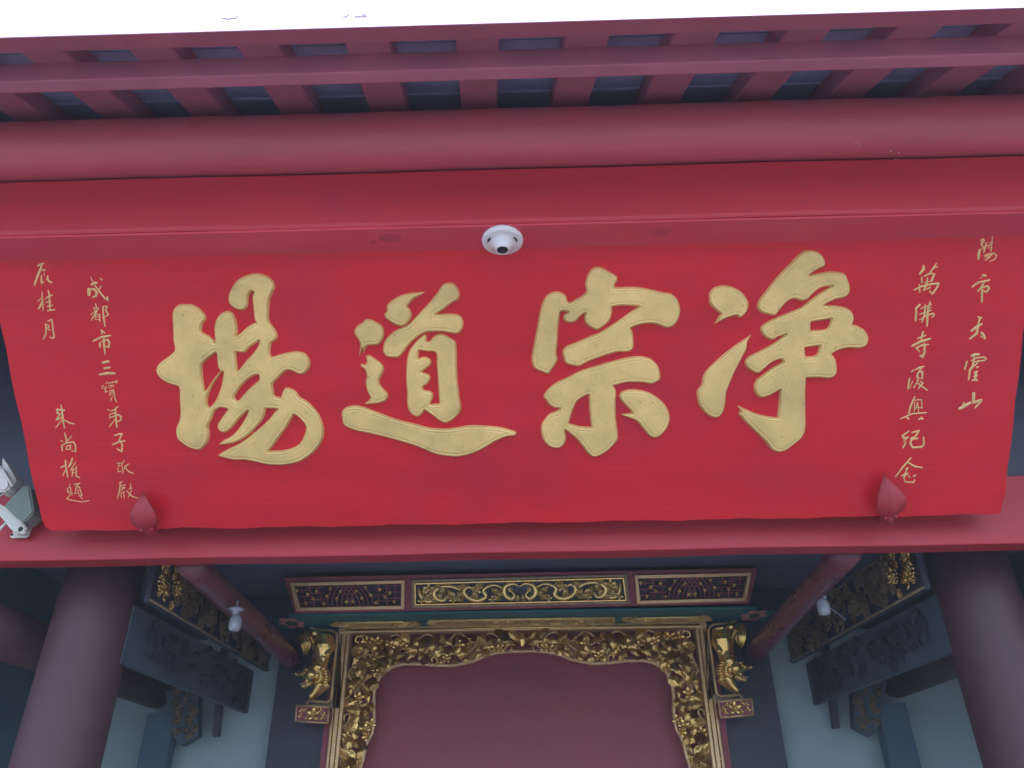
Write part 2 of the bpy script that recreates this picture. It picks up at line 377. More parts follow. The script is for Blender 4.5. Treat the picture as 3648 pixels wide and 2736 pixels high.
def field_mesh(name, xs, ys, sd, hfun, m, cut, label=None, lift=0.0):
    keep = sd > cut
    H = hfun(sd)
    idx = -np.ones(sd.shape, int); vs = []; fs = []
    cell = keep[:-1, :-1] | keep[1:, :-1] | keep[:-1, 1:] | keep[1:, 1:]
    need = np.zeros(sd.shape, bool)
    need[:-1, :-1] |= cell; need[1:, :-1] |= cell; need[:-1, 1:] |= cell; need[1:, 1:] |= cell
    jj, ii = np.nonzero(need)
    for k, (j, i) in enumerate(zip(jj, ii)):
        idx[j, i] = k; p = BP + Vector((xs[i], 0, 0)) + BU * ys[j] + BN * (float(H[j, i]) + lift); vs.append(p)
    for j, i in zip(*np.nonzero(cell)):
        fs.append((idx[j, i], idx[j, i + 1], idx[j + 1, i + 1], idx[j + 1, i]))
    me = bpy.data.meshes.new(name); me.from_pydata([tuple(v) for v in vs], [], [tuple(int(q) for q in f) for f in fs]); me.update()
    o = link(name, me, m, None, True); o.parent = plaque
    if label: o['label'] = label
    return o
def pxl(pts, ox, oy, sc): return [uv(bd(ox + x / sc, oy + y / sc)) for x, y in pts]
def big_char(contours, ox, oy, sc, label):
    loops = [smooth_closed(pxl(c, ox, oy, sc)) for c in contours]
    allp = np.concatenate(loops); g = .0013
    x0, y0_ = allp.min(0) - .006; x1, y1 = allp.max(0) + .006
    xs = np.arange(x0, x1, g); ys = np.arange(y0_, y1, g)
    X, Y = np.meshgrid(xs, ys)
    D = np.full(X.shape, 1e9); CR = np.zeros(X.shape, int)
    for lp in loops:
        d, c = segdist(X, Y, lp, np.roll(lp, -1, 0)); D = np.minimum(D, d); CR += c
    sd = np.where(CR % 2 == 1, D, -D)
    wob = .00035 * np.sin(X * 47 + 2 * np.sin(Y * 31)) + .0003 * np.sin(Y * 61 - 2.2 * np.sin(X * 43 + 1))
    def hf(s):
        t = np.clip(s / .0070, 0, 1)
        h = .0102 * (1 - (1 - t) ** 2.2) - .0011 * np.exp(-((s - .0095) / .002) ** 2) + wob * np.clip(s / .006, 0, 1)
        return np.where(s < 0, s * 1.6, h)
    return field_mesh('large_character', xs, ys, sd, hf, M['leaf_gilt'], -.003, label)

chang = [[(243,430),(262,400),(290,383),(340,380),(385,384),(430,405),(465,440),(487,475),(485,500),(465,525),(458,550),(460,585),(500,608),(540,640),(556,660),(552,620),(547,560),(560,500),(590,455),(635,432),(675,438),(700,475),(718,540),(720,590),(712,615),(745,590),(790,550),(830,525),(858,515),(848,500),(840,440),(832,370),(832,310),(842,292),(828,285),(810,305),(800,350),(798,390),(775,420),(740,427),(700,412),(665,385),(652,355),(655,310),(680,255),(720,200),(775,170),(830,153),(880,153),(930,168),(970,195),(993,235),(995,265),(980,300),(965,330),(955,390),(952,450),(957,510),(985,550),(1010,590),(1015,625),(1000,650),(975,665),(965,700),(965,750),(970,770),(1020,755),(1100,735),(1170,730),(1220,745),(1250,785),(1258,825),(1240,870),(1205,898),(1165,895),(1125,875),(1090,870),(1060,890),(1020,930),(985,968),(988,1020),(995,1055),(1040,1070),(1050,1030),(1075,998),(1120,1005),(1155,1030),(1180,1065),(1230,1095),(1280,1140),(1325,1200),(1350,1260),(1360,1320),(1350,1380),(1315,1440),(1260,1495),(1190,1540),(1100,1565),(1000,1570),(920,1562),(850,1545),(780,1533),(700,1532),(640,1520),(572,1500),(600,1478),(660,1445),(730,1410),(790,1370),(850,1320),(910,1270),(960,1220),(1000,1170),(1018,1155),(930,1150),(925,1185),(900,1240),(850,1300),(790,1355),(720,1395),(650,1415),(575,1418),(620,1385),(680,1350),(720,1310),(760,1250),(790,1195),(800,1165),(740,1220),(690,1280),(640,1325),(610,1328),(580,1305),(572,1275),(590,1240),(620,1195),(650,1155),(600,1145),(560,1165),(545,1190),(530,1230),(508,1280),(515,1330),(510,1380),(480,1430),(450,1455),(420,1458),(370,1443),(310,1405),(275,1370),(266,1320),(270,1285),(290,1240),(298,1180),(292,1080),(285,990),(270,985),(220,970),(160,935),(125,890),(120,855),(140,820),(190,780),(235,745),(255,720),(248,650),(243,540)],
 [(465,825),(500,790),(565,740),(570,800),(578,850),(590,870),(560,910),(520,965),(482,1025),(470,960),(462,880)],
 [(618,880),(605,960),(580,1040),(545,1110),(512,1145),(500,1120),(505,1060),(530,990),(575,920),(608,880)],
 [(710,735),(745,738),(780,735),(800,710),(840,680),(885,650),(870,690),(845,730),(790,790),(722,875),(715,800)],
 [(878,905),(880,935),(850,965),(790,1020),(725,1095),(700,1075),(720,1030),(770,965),(825,920),(860,903)],
 [(1140,1195),(1180,1225),(1220,1275),(1225,1300),(1210,1350),(1185,1400),(1140,1435),(1060,1458),(950,1463),(990,1420),(1040,1350),(1090,1280)]]
dao = [[(795,190),(760,215),(700,250),(665,285),(650,310),(670,345),(680,385),(665,430),(640,460),(600,480),(550,470),(495,440),(455,405),(447,380),(470,345),(468,310),(490,280),(560,230),(640,203),(730,192)],
 [(925,150),(945,125),(990,112),(1030,115),(1060,145),(1080,185),(1085,230),(1065,262),(1020,285),(940,345),(885,378),(960,373),(1040,375),(1085,388),(1112,425),(1117,470),(1100,515),(1070,543),(1020,540),(940,527),(860,527),(800,533),(745,560),(690,605),(640,660),(605,710),(570,742),(530,745),(470,735),(440,700),(438,650),(455,600),(500,545),(560,505),(640,470),(700,415),(760,350),(830,275),(890,200)],
 [(790,543),(805,565),(808,605),(830,605),(865,565),(915,542),(960,550),(1010,580),(1050,610),(1060,680),(1062,800),(1070,950),(1085,1080),(1098,1180),(1075,1225),(1020,1275),(965,1295),(920,1280),(860,1235),(790,1188),(770,1220),(735,1243),(690,1230),(655,1190),(640,1130),(640,1040),(632,950),(632,850),(640,750),(660,685),(700,625),(750,575)],
 [(745,682),(800,692),(880,703),(890,800),(900,950),(912,1130),(835,1135),(858,1085),(860,1050),(840,1028),(785,1015),(780,990),(815,965),(838,920),(830,890),(800,875),(765,862),(800,840),(840,805),(845,775),(820,745),(780,737),(735,750),(742,710)],
 [(240,610),(205,560),(195,520),(225,470),(260,450),(290,420),(325,418),(380,440),(430,475),(448,530),(440,580),(400,635),(350,640),(310,645),(275,710),(265,665),(235,738)],
 [(248,797),(290,797),(298,780),(290,730),(320,722),(375,755),(430,800),(447,835),(435,880),(410,930),(415,970),(450,1015),(480,1050),(480,1085),(450,1115),(390,1132),(278,1137),(330,1085),(305,1030),(290,960),(298,890),(280,840),(255,820)],
 [(90,1200),(120,1165),(180,1148),(250,1152),(330,1180),(450,1225),(560,1265),(700,1300),(830,1333),(950,1343),(1060,1333),(1170,1315),(1290,1318),(1440,1333),(1510,1352),(1562,1375),(1558,1397),(1480,1413),(1380,1455),(1290,1510),(1190,1555),(1080,1580),(980,1575),(870,1555),(740,1500),(600,1455),(450,1415),(330,1385),(200,1358),(105,1310),(92,1260)]]
zong = [[(250,267),(310,272),(350,300),(370,350),(385,350),(430,325),(480,295),(510,265),(502,215),(515,150),(545,95),(590,68),(640,75),(700,110),(755,145),(760,180),(742,205),(740,232),(840,228),(940,232),(1040,250),(1120,270),(1190,282),(1230,315),(1255,365),(1262,430),(1240,500),(1200,545),(1150,558),(1090,535),(1020,523),(950,530),(870,557),(885,600),(890,660),(885,720),(855,745),(760,750),(640,785),(520,830),(455,862),(400,857),(345,835),(330,790),(322,740),(350,705),(420,675),(520,630),(620,590),(700,540),(790,480),(860,430),(930,385),(800,380),(718,390),(718,440),(695,500),(640,550),(595,573),(560,560),(505,520),(495,480),(500,440),(460,470),(430,505),(395,517),(350,510),(328,485),(335,450),(365,430),(310,428),(300,470),(290,560),(282,680),(275,770),(285,800),(270,840),(240,885),(210,922),(160,910),(95,875),(75,820),(85,720),(110,600),(130,480),(150,390),(175,325),(210,285)],
 [(170,1110),(195,1055),(260,1000),(360,950),(460,900),(600,855),(740,815),(880,785),(960,782),(1030,805),(1080,855),(1100,910),(1100,965),(1070,990),(1030,1005),(980,995),(900,990),(820,995),(730,1018),(750,1060),(747,1150),(750,1280),(765,1400),(765,1440),(740,1480),(680,1540),(620,1575),(575,1587),(530,1565),(480,1500),(430,1440),(380,1400),(345,1370),(352,1430),(340,1480),(300,1515),(240,1512),(190,1480),(160,1430),(153,1330),(180,1285),(220,1240),(270,1220),(300,1195),(250,1192),(205,1160),(190,1135)],
 [(530,1090),(535,1200),(550,1345),(460,1340),(375,1318),(400,1230),(440,1145),(490,1105)],
 [(773,1100),(790,1068),(850,1048),(940,1052),(1030,1080),(1110,1135),(1160,1200),(1180,1280),(1165,1340),(1110,1410),(1060,1435),(1015,1420),(970,1370),(910,1300),(850,1275),(790,1245),(880,1235),(850,1200),(800,1150)]]
jing = [[(180,380),(215,340),(270,325),(340,333),(400,360),(445,405),(470,460),(460,510),(430,550),(400,565),(380,550),(330,560),(270,585),(215,613),(235,575),(260,535),(215,500),(180,460),(176,420)],
 [(490,688),(460,745),(455,790),(420,860),(370,960),(330,1050),(305,1120),(298,1200),(275,1270),(240,1303),(180,1292),(130,1250),(95,1190),(90,1100),(120,1060),(130,1000),(160,950),(220,890),(300,820),(380,760),(440,720)],
 [(870,75),(910,65),(960,70),(1005,95),(1035,150),(1030,185),(985,205),(915,250),(985,235),(1080,222),(1180,240),(1205,290),(1218,340),(1210,385),(1180,415),(1110,430),(1025,470),(1120,475),(1200,495),(1240,535),(1245,580),(1235,610),(1280,625),(1330,660),(1355,710),(1340,765),(1300,790),(1200,790),(1130,805),(1085,830),(1110,870),(1122,930),(1115,980),(1080,1010),(980,1008),(895,1010),(890,1100),(890,1250),(885,1400),(860,1450),(790,1510),(730,1550),(680,1557),(640,1540),(590,1480),(510,1400),(430,1320),(390,1272),(405,1262),(388,1212),(440,1235),(540,1275),(620,1293),(680,1300),(690,1200),(697,1095),(650,1125),(600,1148),(555,1153),(520,1125),(507,1070),(525,1025),(580,980),(650,930),(720,890),(710,872),(650,890),(590,935),(540,973),(490,960),(450,925),(440,885),(470,850),(540,815),(640,760),(740,688),(690,705),(650,725),(600,715),(565,680),(556,640),(590,605),(680,560),(780,520),(860,485),(920,435),(980,390),(1082,330),(1000,345),(940,390),(900,430),(860,440),(800,425),(750,450),(700,505),(665,545),(610,540),(545,515),(530,480),(545,435),(600,360),(680,260),(770,165)],
 [(928,597),(1075,572),(1050,640),(928,657)],[(883,787),(990,772),(965,840),(890,850)]]
big_char(chang, 500, 900, 2.0743, 'raised gilded character 場, leftmost of the four large ones')
big_char(dao, 1180, 960, 2.37, 'raised gilded character 道 with a long sweeping foot stroke')
big_char(zong, 1860, 920, 2.2417, 'raised gilded character 宗')
big_char(jing, 2440, 860, 2.0743, 'raised gilded character 净, rightmost of the four large ones')

SMALL = [((80, 880, 4.608), [
 ('辰', [(14, [(405,170),(440,176)]), (26, [(250,310),(300,280),(350,268)]), (32, [(318,290),(300,355),(240,500),(198,620)]), (32, [(325,382),(365,378)]), (17, [(355,430),(362,470)]), (24, [(312,472),(310,530),(316,598),(350,570)]), (28, [(415,475),(408,530),(445,572),(485,580)])]),
 ('桂', [(17, [(322,740),(322,820),(335,900),(338,1040)]), (15, [(250,890),(320,835)]), (26, [(325,890),(300,960),(262,1018)]), (22, [(422,715),(440,780),(445,900),(455,1040)]), (22, [(380,850),(430,810),(490,790)]), (20, [(385,910),(470,890)]), (24, [(415,975),(490,960)]), (28, [(412,1045),(528,1030)])]),
 ('月', [(22, [(378,1262),(390,1340),(385,1430),(342,1512)]), (22, [(415,1220),(480,1192),(495,1300),(520,1480),(500,1500),(455,1480)]), (16, [(400,1275),(440,1300),(415,1330),(440,1365),(465,1355)])])]),
 ((140, 1400, 3.95), [
 ('朱', [(22, [(305,172),(320,260),(335,400),(355,490)]), (28, [(245,240),(350,242)]), (20, [(290,300),(240,380),(330,340)]), (16, [(310,390),(230,490)]), (19, [(350,380),(430,425),(490,435)]), (20, [(260,225),(250,285),(300,300)])]),
 ('尚', [(19, [(358,565),(378,640),(380,700)]), (17, [(455,610),(395,670)]), (19, [(302,670),(325,685)]), (24, [(315,745),(325,812)]), (17, [(330,730),(400,700),(480,690),(510,740),(510,825),(455,815)]), (13, [(375,800),(385,750),(440,735),(435,790),(380,795)])]),
 ('椎', [(22, [(368,950),(375,1040),(400,1185)]), (22, [(305,1050),(370,1015)]), (20, [(375,1080),(330,1160)]), (28, [(465,922),(440,1000),(415,1040)]), (18, [(510,980),(440,1090)]), (19, [(470,1070),(462,1170)]), (17, [(520,1040),(515,1170),(570,1190)]), (14, [(480,1080),(530,1050)]), (12, [(480,1120),(530,1110)])]),
 ('题', [(12, [(430,1285),(425,1330)]), (13, [(395,1340),(400,1400)]), (11, [(395,1340),(440,1330),(445,1385),(400,1395)]), (11, [(415,1420),(465,1400)]), (14, [(455,1400),(460,1440)]), (11, [(435,1430),(385,1490),(480,1515),(600,1535),(700,1515)]), (18, [(495,1290),(570,1272)]), (12, [(545,1290),(530,1320)]), (13, [(520,1320),(505,1410)]), (13, [(520,1320),(565,1325),(600,1440),(560,1450)]), (11, [(540,1350),(560,1440)]), (15, [(580,1460),(605,1490)]), (11, [(485,1415),(540,1410)])])]),
 ((280, 960, 4.15), [
 ('成', [(16, [(180,112),(215,200)]), (34, [(190,225),(230,205),(265,195)]), (22, [(245,240),(300,320),(380,420),(430,455),(425,400)]), (20, [(320,130),(348,155)]), (17, [(335,245),(295,305)]), (52, [(152,295),(152,370)]), (28, [(160,300),(230,290),(265,340),(260,390),(210,410)])]),
 ('都', [(19, [(250,508),(265,560)]), (14, [(215,575),(290,570)]), (14, [(235,560),(240,640)]), (18, [(295,575),(230,680),(190,752)]), (14, [(175,670),(270,600)]), (14, [(255,660),(245,735)]), (18, [(265,665),(310,665),(315,765)]), (12, [(255,700),(310,700)]), (15, [(255,740),(310,740)]), (23, [(360,550),(368,700),(390,840)]), (18, [(360,550),(420,545),(400,600),(440,670),(390,700)])]),
 ('市', [(20, [(332,892),(350,960)]), (20, [(335,895),(388,942)]), (28, [(220,1058),(330,1005),(470,978)]), (27, [(312,1085),(318,1150)]), (27, [(370,1010),(375,1100),(392,1248)]), (23, [(340,1070),(430,1040),(455,1080),(445,1150),(405,1135)])]),
 ('三', [(42, [(360,1378),(440,1362)]), (34, [(380,1464),(455,1452)]), (34, [(315,1556),(430,1535),(535,1540)])])]),
 ((320, 1340, 2.86), [
 ('寶', [(9, [(165,75),(180,60)]), (11, [(190,75),(280,52),(265,72)]), (13, [(122,122),(135,97)]), (9, [(140,125),(175,115)]), (11, [(160,110),(157,163),(180,155)]), (9, [(190,100),(235,90)]), (9, [(195,120),(250,98)]), (9, [(205,150),(200,200)]), (10, [(205,150),(240,140),(262,250)]), (8, [(210,165),(240,160)]), (8, [(210,185),(240,180)]), (10, [(230,205),(210,250)]), (12, [(255,235),(272,262)])]),
 ('弟', [(11, [(182,342),(200,350)]), (13, [(285,312),(250,340)]), (11, [(215,355),(265,340),(255,375),(215,385)]), (10, [(205,385),(202,430)]), (14, [(215,420),(290,395),(320,415),(315,450),(285,465)]), (16, [(262,345),(265,430),(275,518)]), (11, [(255,440),(200,515)])]),
 ('子', [(14, [(252,605),(300,590),(330,590),(300,650)]), (15, [(230,700),(300,670),(358,660)]), (15, [(300,650),(330,700),(325,768),(280,745)])]),
 ('敬', [(9, [(275,890),(320,885)]), (9, [(290,880),(300,920)]), (10, [(350,855),(325,900)]), (9, [(285,920),(325,910)]), (8, [(285,935),(290,975),(320,970)]), (10, [(330,920),(335,990)]), (10, [(400,895),(360,915)]), (9, [(385,900),(330,975)]), (10, [(350,925),(400,975),(445,992)])]),
 ('獻', [(9, [(300,1085),(335,1075)]), (10, [(310,1090),(300,1180),(280,1250)]), (10, [(310,1120),(360,1110)]), (9, [(320,1140),(355,1135),(315,1170)]), (9, [(315,1190),(355,1180)]), (9, [(320,1200),(320,1240)]), (10, [(345,1190),(350,1245)]), (11, [(415,1100),(415,1150)]), (10, [(400,1150),(430,1140)]), (10, [(425,1165),(390,1235)]), (10, [(375,1170),(430,1225),(490,1243)])])]),
 ((3400, 820, 4.15), [
 ('陽', [(24, [(392,150),(420,132),(440,150),(400,200),(420,250)]), (34, [(375,290),(360,350),(355,425)]), (24, [(470,190),(460,240),(435,330)]), (16, [(520,95),(565,82),(555,180)]), (12, [(500,190),(570,175)]), (16, [(555,180),(540,310)]), (11, [(500,250),(560,180)]), (11, [(500,265),(560,260)]), (12, [(390,290),(480,235),(560,200)]), (16, [(440,380),(500,350),(580,340),(625,370),(600,430),(520,463)]), (16, [(450,400),(510,365)]), (13, [(450,450),(500,400),(570,340)]), (13, [(480,440),(560,360)])]),
 ('市', [(38, [(422,665),(460,675)]), (13, [(430,680),(382,715)]), (28, [(268,838),(350,775),(520,738)]), (24, [(450,750),(400,840),(348,905)]), (36, [(412,880),(406,1055)]), (24, [(400,850),(490,828),(515,860),(475,918),(440,900)])]),
 ('大', [(27, [(350,1285),(405,1298)]), (32, [(380,1290),(350,1400)]), (38, [(252,1488),(330,1430),(400,1392)]), (34, [(350,1420),(330,1530),(230,1606)]), (42, [(400,1520),(430,1560),(448,1600)]), (15, [(382,1575),(430,1590)])])]),
 ((3380, 1200, 5.53), [
 ('霍', [(52, [(455,375),(520,352),(590,350)]), (38, [(500,380),(490,490),(470,590),(420,650),(390,845)]), (26, [(440,470),(560,415),(700,400),(740,430),(700,465),(600,480)]), (24, [(510,495),(600,470),(540,540),(480,590)]), (40, [(358,490),(315,642)]), (38, [(550,605),(578,590)]), (32, [(500,702),(565,685)]), (52, [(535,700),(522,845)]), (36, [(468,855),(565,858)]), (28, [(485,780),(568,762)])]),
 ('山', [(72, [(490,1120),(485,1290)]), (52, [(495,1300),(580,1265),(640,1250)]), (38, [(640,1270),(518,1398)]), (62, [(215,1415),(300,1370),(415,1305)]), (30, [(300,1290),(260,1380)])])]),
 ((3180, 920, 4.15), [
 ('萬', [(34, [(455,112),(460,160),(402,232)]), (22, [(648,78),(600,150),(550,215)]), (22, [(610,140),(665,128)]), (24, [(470,265),(560,225),(625,238)]), (40, [(610,245),(578,330)]), (25, [(430,285),(432,362)]), (23, [(515,292),(500,400),(455,475)]), (15, [(470,360),(560,340)]), (25, [(322,468),(420,420),(560,385),(680,370),(660,430),(590,528),(545,488)]), (25, [(395,395),(400,505)]), (17, [(460,475),(560,430)]), (19, [(540,430),(550,450)])]),
 ('佛', [(36, [(402,688),(342,750)]), (36, [(350,780),(340,922)]), (17, [(415,745),(560,690)]), (23, [(550,645),(568,690)]), (23, [(480,690),(470,850),(432,945)]), (21, [(400,830),(570,770)]), (30, [(540,680),(515,830),(510,1000)]), (19, [(400,910),(500,850),(600,815),(615,840),(580,875)]), (15, [(470,740),(580,730)])]),
 ('寺', [(33, [(448,1090),(425,1200)]), (25, [(372,1185),(488,1142)]), (35, [(292,1296),(400,1240),(555,1192)]), (25, [(345,1330),(430,1290),(528,1275)]), (25, [(352,1330),(400,1382)]), (33, [(470,1270),(470,1400),(440,1462),(410,1440)])])]),
 ((3080, 1300, 2.86), [
 ('復', [(16, [(478,70),(502,52)]), (17, [(522,48),(560,27),(605,17)]), (14, [(590,20),(545,80),(530,120)]), (15, [(550,75),(590,70),(590,140)]), (14, [(540,100),(540,150)]), (13, [(545,130),(590,140)]), (21, [(458,142),(442,240)]), (10, [(460,240),(490,165)]), (13, [(550,150),(500,235)]), (15, [(570,170),(595,185),(550,240)]), (17, [(545,190),(638,258)])]),
 ('興', [(17, [(510,327),(470,420),(450,495)]), (10, [(500,360),(580,355),(585,440)]), (12, [(510,380),(505,480)]), (13, [(540,380),(520,450)]), (11, [(545,400),(550,480)]), (10, [(520,430),(590,440)]), (14, [(370,550),(480,500),(630,487)]), (20, [(432,540),(448,550)]), (19, [(552,553),(595,548)]), (12, [(575,530),(590,552)])]),
 ('紀', [(17, [(450,675),(385,725),(400,750),(450,735)]), (13, [(440,740),(400,780)]), (18, [(420,792),(392,842)]), (17, [(482,690),(553,672),(520,730),(470,750)]), (18, [(540,750),(480,760),(465,800),(490,843),(580,838),(605,810),(600,738)])]),
 ('念', [(16, [(473,948),(400,1030),(317,1138)]), (17, [(447,997),(510,1035),(585,1047)]), (12, [(420,1060),(440,1050),(400,1130)]), (13, [(375,1130),(440,1105),(395,1150)]), (13, [(400,1150),(415,1193),(500,1198),(510,1170)]), (15, [(450,1128),(460,1148)]), (17, [(497,1135),(518,1126)])])])]
def small_char(strokes, ox, oy, sc, ch):
    g = .00065; segs = []
    k = (bd(ox + 100, oy) - bd(ox, oy)).length / 100 / sc    # metres per listed pixel
    for w, pts in strokes:
        q = pxl(pts, ox, oy, sc); n = len(q)
        for i in range(n - 1):
            def rr(t): return w * k * .56 * (1.12 - .30 * abs(2 * t - 1.0) ** 3)
            segs.append((q[i], q[i + 1], rr(i / (n - 1)), rr((i + 1) / (n - 1))))
    a = np.array([s[0] for s in segs] + [s[1] for s in segs]); x0, y0_ = a.min(0) - .006; x1, y1 = a.max(0) + .006
    xs = np.arange(x0, x1, g); ys = np.arange(y0_, y1, g); X, Y = np.meshgrid(xs, ys)
    sd = np.full(X.shape, -1.0)
    for (ax, ay), (bx, by), r0, r1 in segs:
        dx, dy = bx - ax, by - ay; t = np.clip(((X - ax) * dx + (Y - ay) * dy) / (dx * dx + dy * dy + 1e-14), 0, 1)
        sd = np.maximum(sd, r0 + (r1 - r0) * t - np.hypot(X - ax - t * dx, Y - ay - t * dy))
    sd += .00022 * np.sin(X * 1500) * np.sin(Y * 1700 + 1)
    return field_mesh('small_character', xs, ys, sd, lambda s: np.where(s < 0, s * 1.0, np.minimum(s, .0022) * .7), M['small_gilt'], -.0012, None)
for (ox, oy, sc), chars in SMALL:
    for ch, st in chars:
        o = small_char(st, ox, oy, sc, ch); o['label'] = 'small gilded character ' + ch
# ------------------------------------------------------------------ leaf shaped hooks
def leaf_hook(tip, left, right, base, stem, label):
    lift = .030
    root = thing('leaf_hook', label, 'hook', bd(*base) + BN * .01, 'leaf shaped hooks under the plaque')
    T = bd(*tip); Bs = bd(*base); Lf = bd(*left); Rt = bd(*right)
    axis = (T - Bs); Ln = axis.length; ax = axis.normalized(); side = ax.cross(BN).normalized()
    if side.x < 0: side = -side
    wl = abs((Lf - Bs).dot(side)); wr = abs((Rt - Bs).dot(side))
    prof = [(0, .55), (.06, .74), (.15, .92), (.28, 1.0), (.42, .96), (.56, .80), (.68, .58), (.80, .34), (.90, .16), (1.0, .015)]
    b = bmnew(); top = []; bot = []
    for t, w in prof:
        rt, rb = [], []
        for k in range(-6, 7):
            s = k / 6; ww = (wl if s < 0 else wr) * w
            bend = .016 * math.sin(math.pi * min(1, t * 1.1)) + lift * (1 - .45 * t) + .010 * (t ** 3)
            h = bend + .014 * (1 - s * s) * w + (.0025 if k == 0 else 0) + .001 * math.sin(t * 22 + abs(s) * 5)
            p = Bs + ax * (Ln * t + .004 * abs(s)) + side * (s * ww) + BN * h
            rt.append(b.verts.new(p)); rb.append(b.verts.new(p - BN * .004))
        top.append(rt); bot.append(rb)
    for i in range(len(prof) - 1):
        for k in range(12):
            b.faces.new((top[i][k], top[i][k + 1], top[i + 1][k + 1], top[i + 1][k])); b.faces.new((bot[i][k + 1], bot[i][k], bot[i + 1][k], bot[i + 1][k + 1]))
        b.faces.new((top[i][0], top[i + 1][0], bot[i + 1][0], bot[i][0])); b.faces.new((top[i + 1][12], top[i][12], bot[i][12], bot[i + 1][12]))
    for k in range(12):
        b.faces.new((top[0][k + 1], top[0][k], bot[0][k], bot[0][k + 1])); b.faces.new((top[-1][k], top[-1][k + 1], bot[-1][k + 1], bot[-1][k]))
    link('leaf_blade', b, M['hookred'], root, True, loc=(0, 0, 0))
    S = onY(stem[0], stem[1], YB - .004)
    b = bmnew(); tube(b, [Bs + ax * .025 + BN * (lift + .008), Bs + BN * (lift + .004), Bs - ax * .012 + BN * lift * .8, (Bs + S) / 2 + Vector((0, -.012, -.004)), S, S + Vector((0, .008, 0))],
                  [.006, .010, .011, .009, .007, .006], 10)
    link('hook_stem', b, M['hookred'], root, True, loc=(0, 0, 0))
    b = bmnew(); 
    for s in (-1, 1): ball(b, Bs + side * s * .013 + ax * .006 + BN * (lift + .012), (.0055, .004, .005), sub_=2)
    link('curled_lobe', b, M['hookred'], root, True, loc=(0, 0, 0))
leaf_hook((525, 1745), (486, 1812), (586, 1842), (550, 1872), (572, 1895), 'red leaf shaped hook at the lower left of the plaque beside the small characters')
leaf_hook((3134, 1683), (3096, 1760), (3204, 1760), (3148, 1828), (3140, 1852), 'red leaf shaped hook at the lower right of the plaque under the small characters')

# ------------------------------------------------------------------ ceramic lamp holder under the upper beam
lc = onP(1790, 852, Vector((0, 0, ZS - .0065)), Vector((0, 0, 1)))
lh = thing('ceramic_lamp_holder', 'white ceramic lamp holder without a bulb on the beam above the plaque', 'lamp holder', lc)
mt = Matrix.Translation(lc) @ Matrix.Rotation(math.pi, 4, 'X')
b = bmnew(); lathe(b, [(0, -.002), (.0495, -.002), (.0505, .004), (.0495, .009), (.044, .012), (.040, .0125), (.033, .015), (.029, .018), (.0235, .023), (.0195, .028), (.0172, .033), (.0160, .0350), (.0138, .0350), (.0130, .028), (.0, .028)], mt, 48)
link('ceramic_body', b, M['ceramic'], lh, True, loc=(0, 0, 0))
b = bmnew(); lathe(b, [(0, .0285), (.0122, .0285), (.0134, .0342), (.0122, .0342), (.0112, .030), (.0, .030)], mt, 24)
link('socket', b, M['black'], lh, True, loc=(0, 0, 0))
for s, a in ((-1, 205), (1, -25)):
    b = bmnew(); pts = []
    for k in range(5):
        t = math.radians(a + (k - 2) * 7); pts.append(mt @ Vector((.036 * math.cos(t), -.036 * math.sin(t) * 1.0, .0148)))
    tube(b, pts, [.0014, .0022, .0024, .0022, .0014], 8); link('screw_slot', b, M['black'], lh, True, loc=(0, 0, 0))

# ------------------------------------------------------------------ carving kit
def leaf_mesh(kind, seed):
    rnd = random.Random(seed); b = bmnew(); nu, nv = 12, 6; rows = []
    for i in range(nu + 1):
        u = i / nu; row = []
        if kind == 'long': w = .30 * math.sin(math.pi * u ** .75) + .02; w *= 1 + .16 * math.sin(u * 24)
        else: w = .50 * math.sin(math.pi * u ** .8) ** .6 + .02; w *= 1 + .13 * math.sin(u * 17 + 1)
        for j in range(-nv, nv + 1):
            s = j / nv
            z = .22 * math.sin(math.pi * min(u * 1.05, 1)) * (1 - .6 * s * s) - .05 * abs(math.sin(abs(s) * 7 + u * 5)) + (.05 if j == 0 else 0)
            if kind == 'long': z += .10 * u * u; x = s * w + .22 * u * u * (1 if seed % 2 else -1)
            else: x = s * w; z -= .12 * u ** 3
            row.append(b.verts.new((x, u - .5 + .08 * abs(s) * (-1), z)))
        rows.append(row)
    for a, c in zip(rows, rows[1:]):
        for k in range(2 * nv): b.faces.new((a[k], a[k + 1], c[k + 1], c[k]))
    g = bmesh.ops.solidify(b, geom=b.faces[:], thickness=.06)
    me = bpy.data.meshes.new('carved_leaf'); bmesh.ops.recalc_face_normals(b, faces=b.faces[:]); b.to_mesh(me); b.free(); me.materials.append(M['gold'])
    for p in me.polygons: p.use_smooth = True
    return me
def flower_mesh(np_):
    b = bmnew()
    for k in range(np_):
        a = 2 * math.pi * k / np_; mt = Matrix.Rotation(a, 3, 'Z') @ Matrix.Rotation(.35, 3, 'X')
        ball(b, Matrix.Rotation(a, 3, 'Z') @ Vector((0, .30, .08)), (.17, .24, .07), mt, 2)
    ball(b, (0, 0, .14), (.13, .13, .12), None, 2)
    for k in range(6):
        a = 2 * math.pi * k / 6; ball(b, (.12 * math.cos(a), .12 * math.sin(a), .2), .035, None, 1)
    me = bpy.data.meshes.new('carved_flower'); b.to_mesh(me); b.free(); me.materials.append(M['gold'])
    for p in me.polygons: p.use_smooth = True
    return me
def berry_mesh(seed):
    rnd = random.Random(seed); b = bmnew()
    for r, n, h in ((0, 1, .16), (.17, 6, .12), (.34, 11, .05)):
        for k in range(n):
            a = 2 * math.pi * k / max(n, 1) + r * 3; ball(b, (r * math.cos(a), r * math.sin(a) * 1.15, h), .082 + rnd.uniform(-.01, .01), None, 1)
    me = bpy.data.meshes.new('berry_cluster'); b.to_mesh(me); b.free(); me.materials.append(M['gold'])
    for p in me.polygons: p.use_smooth = True
    return me
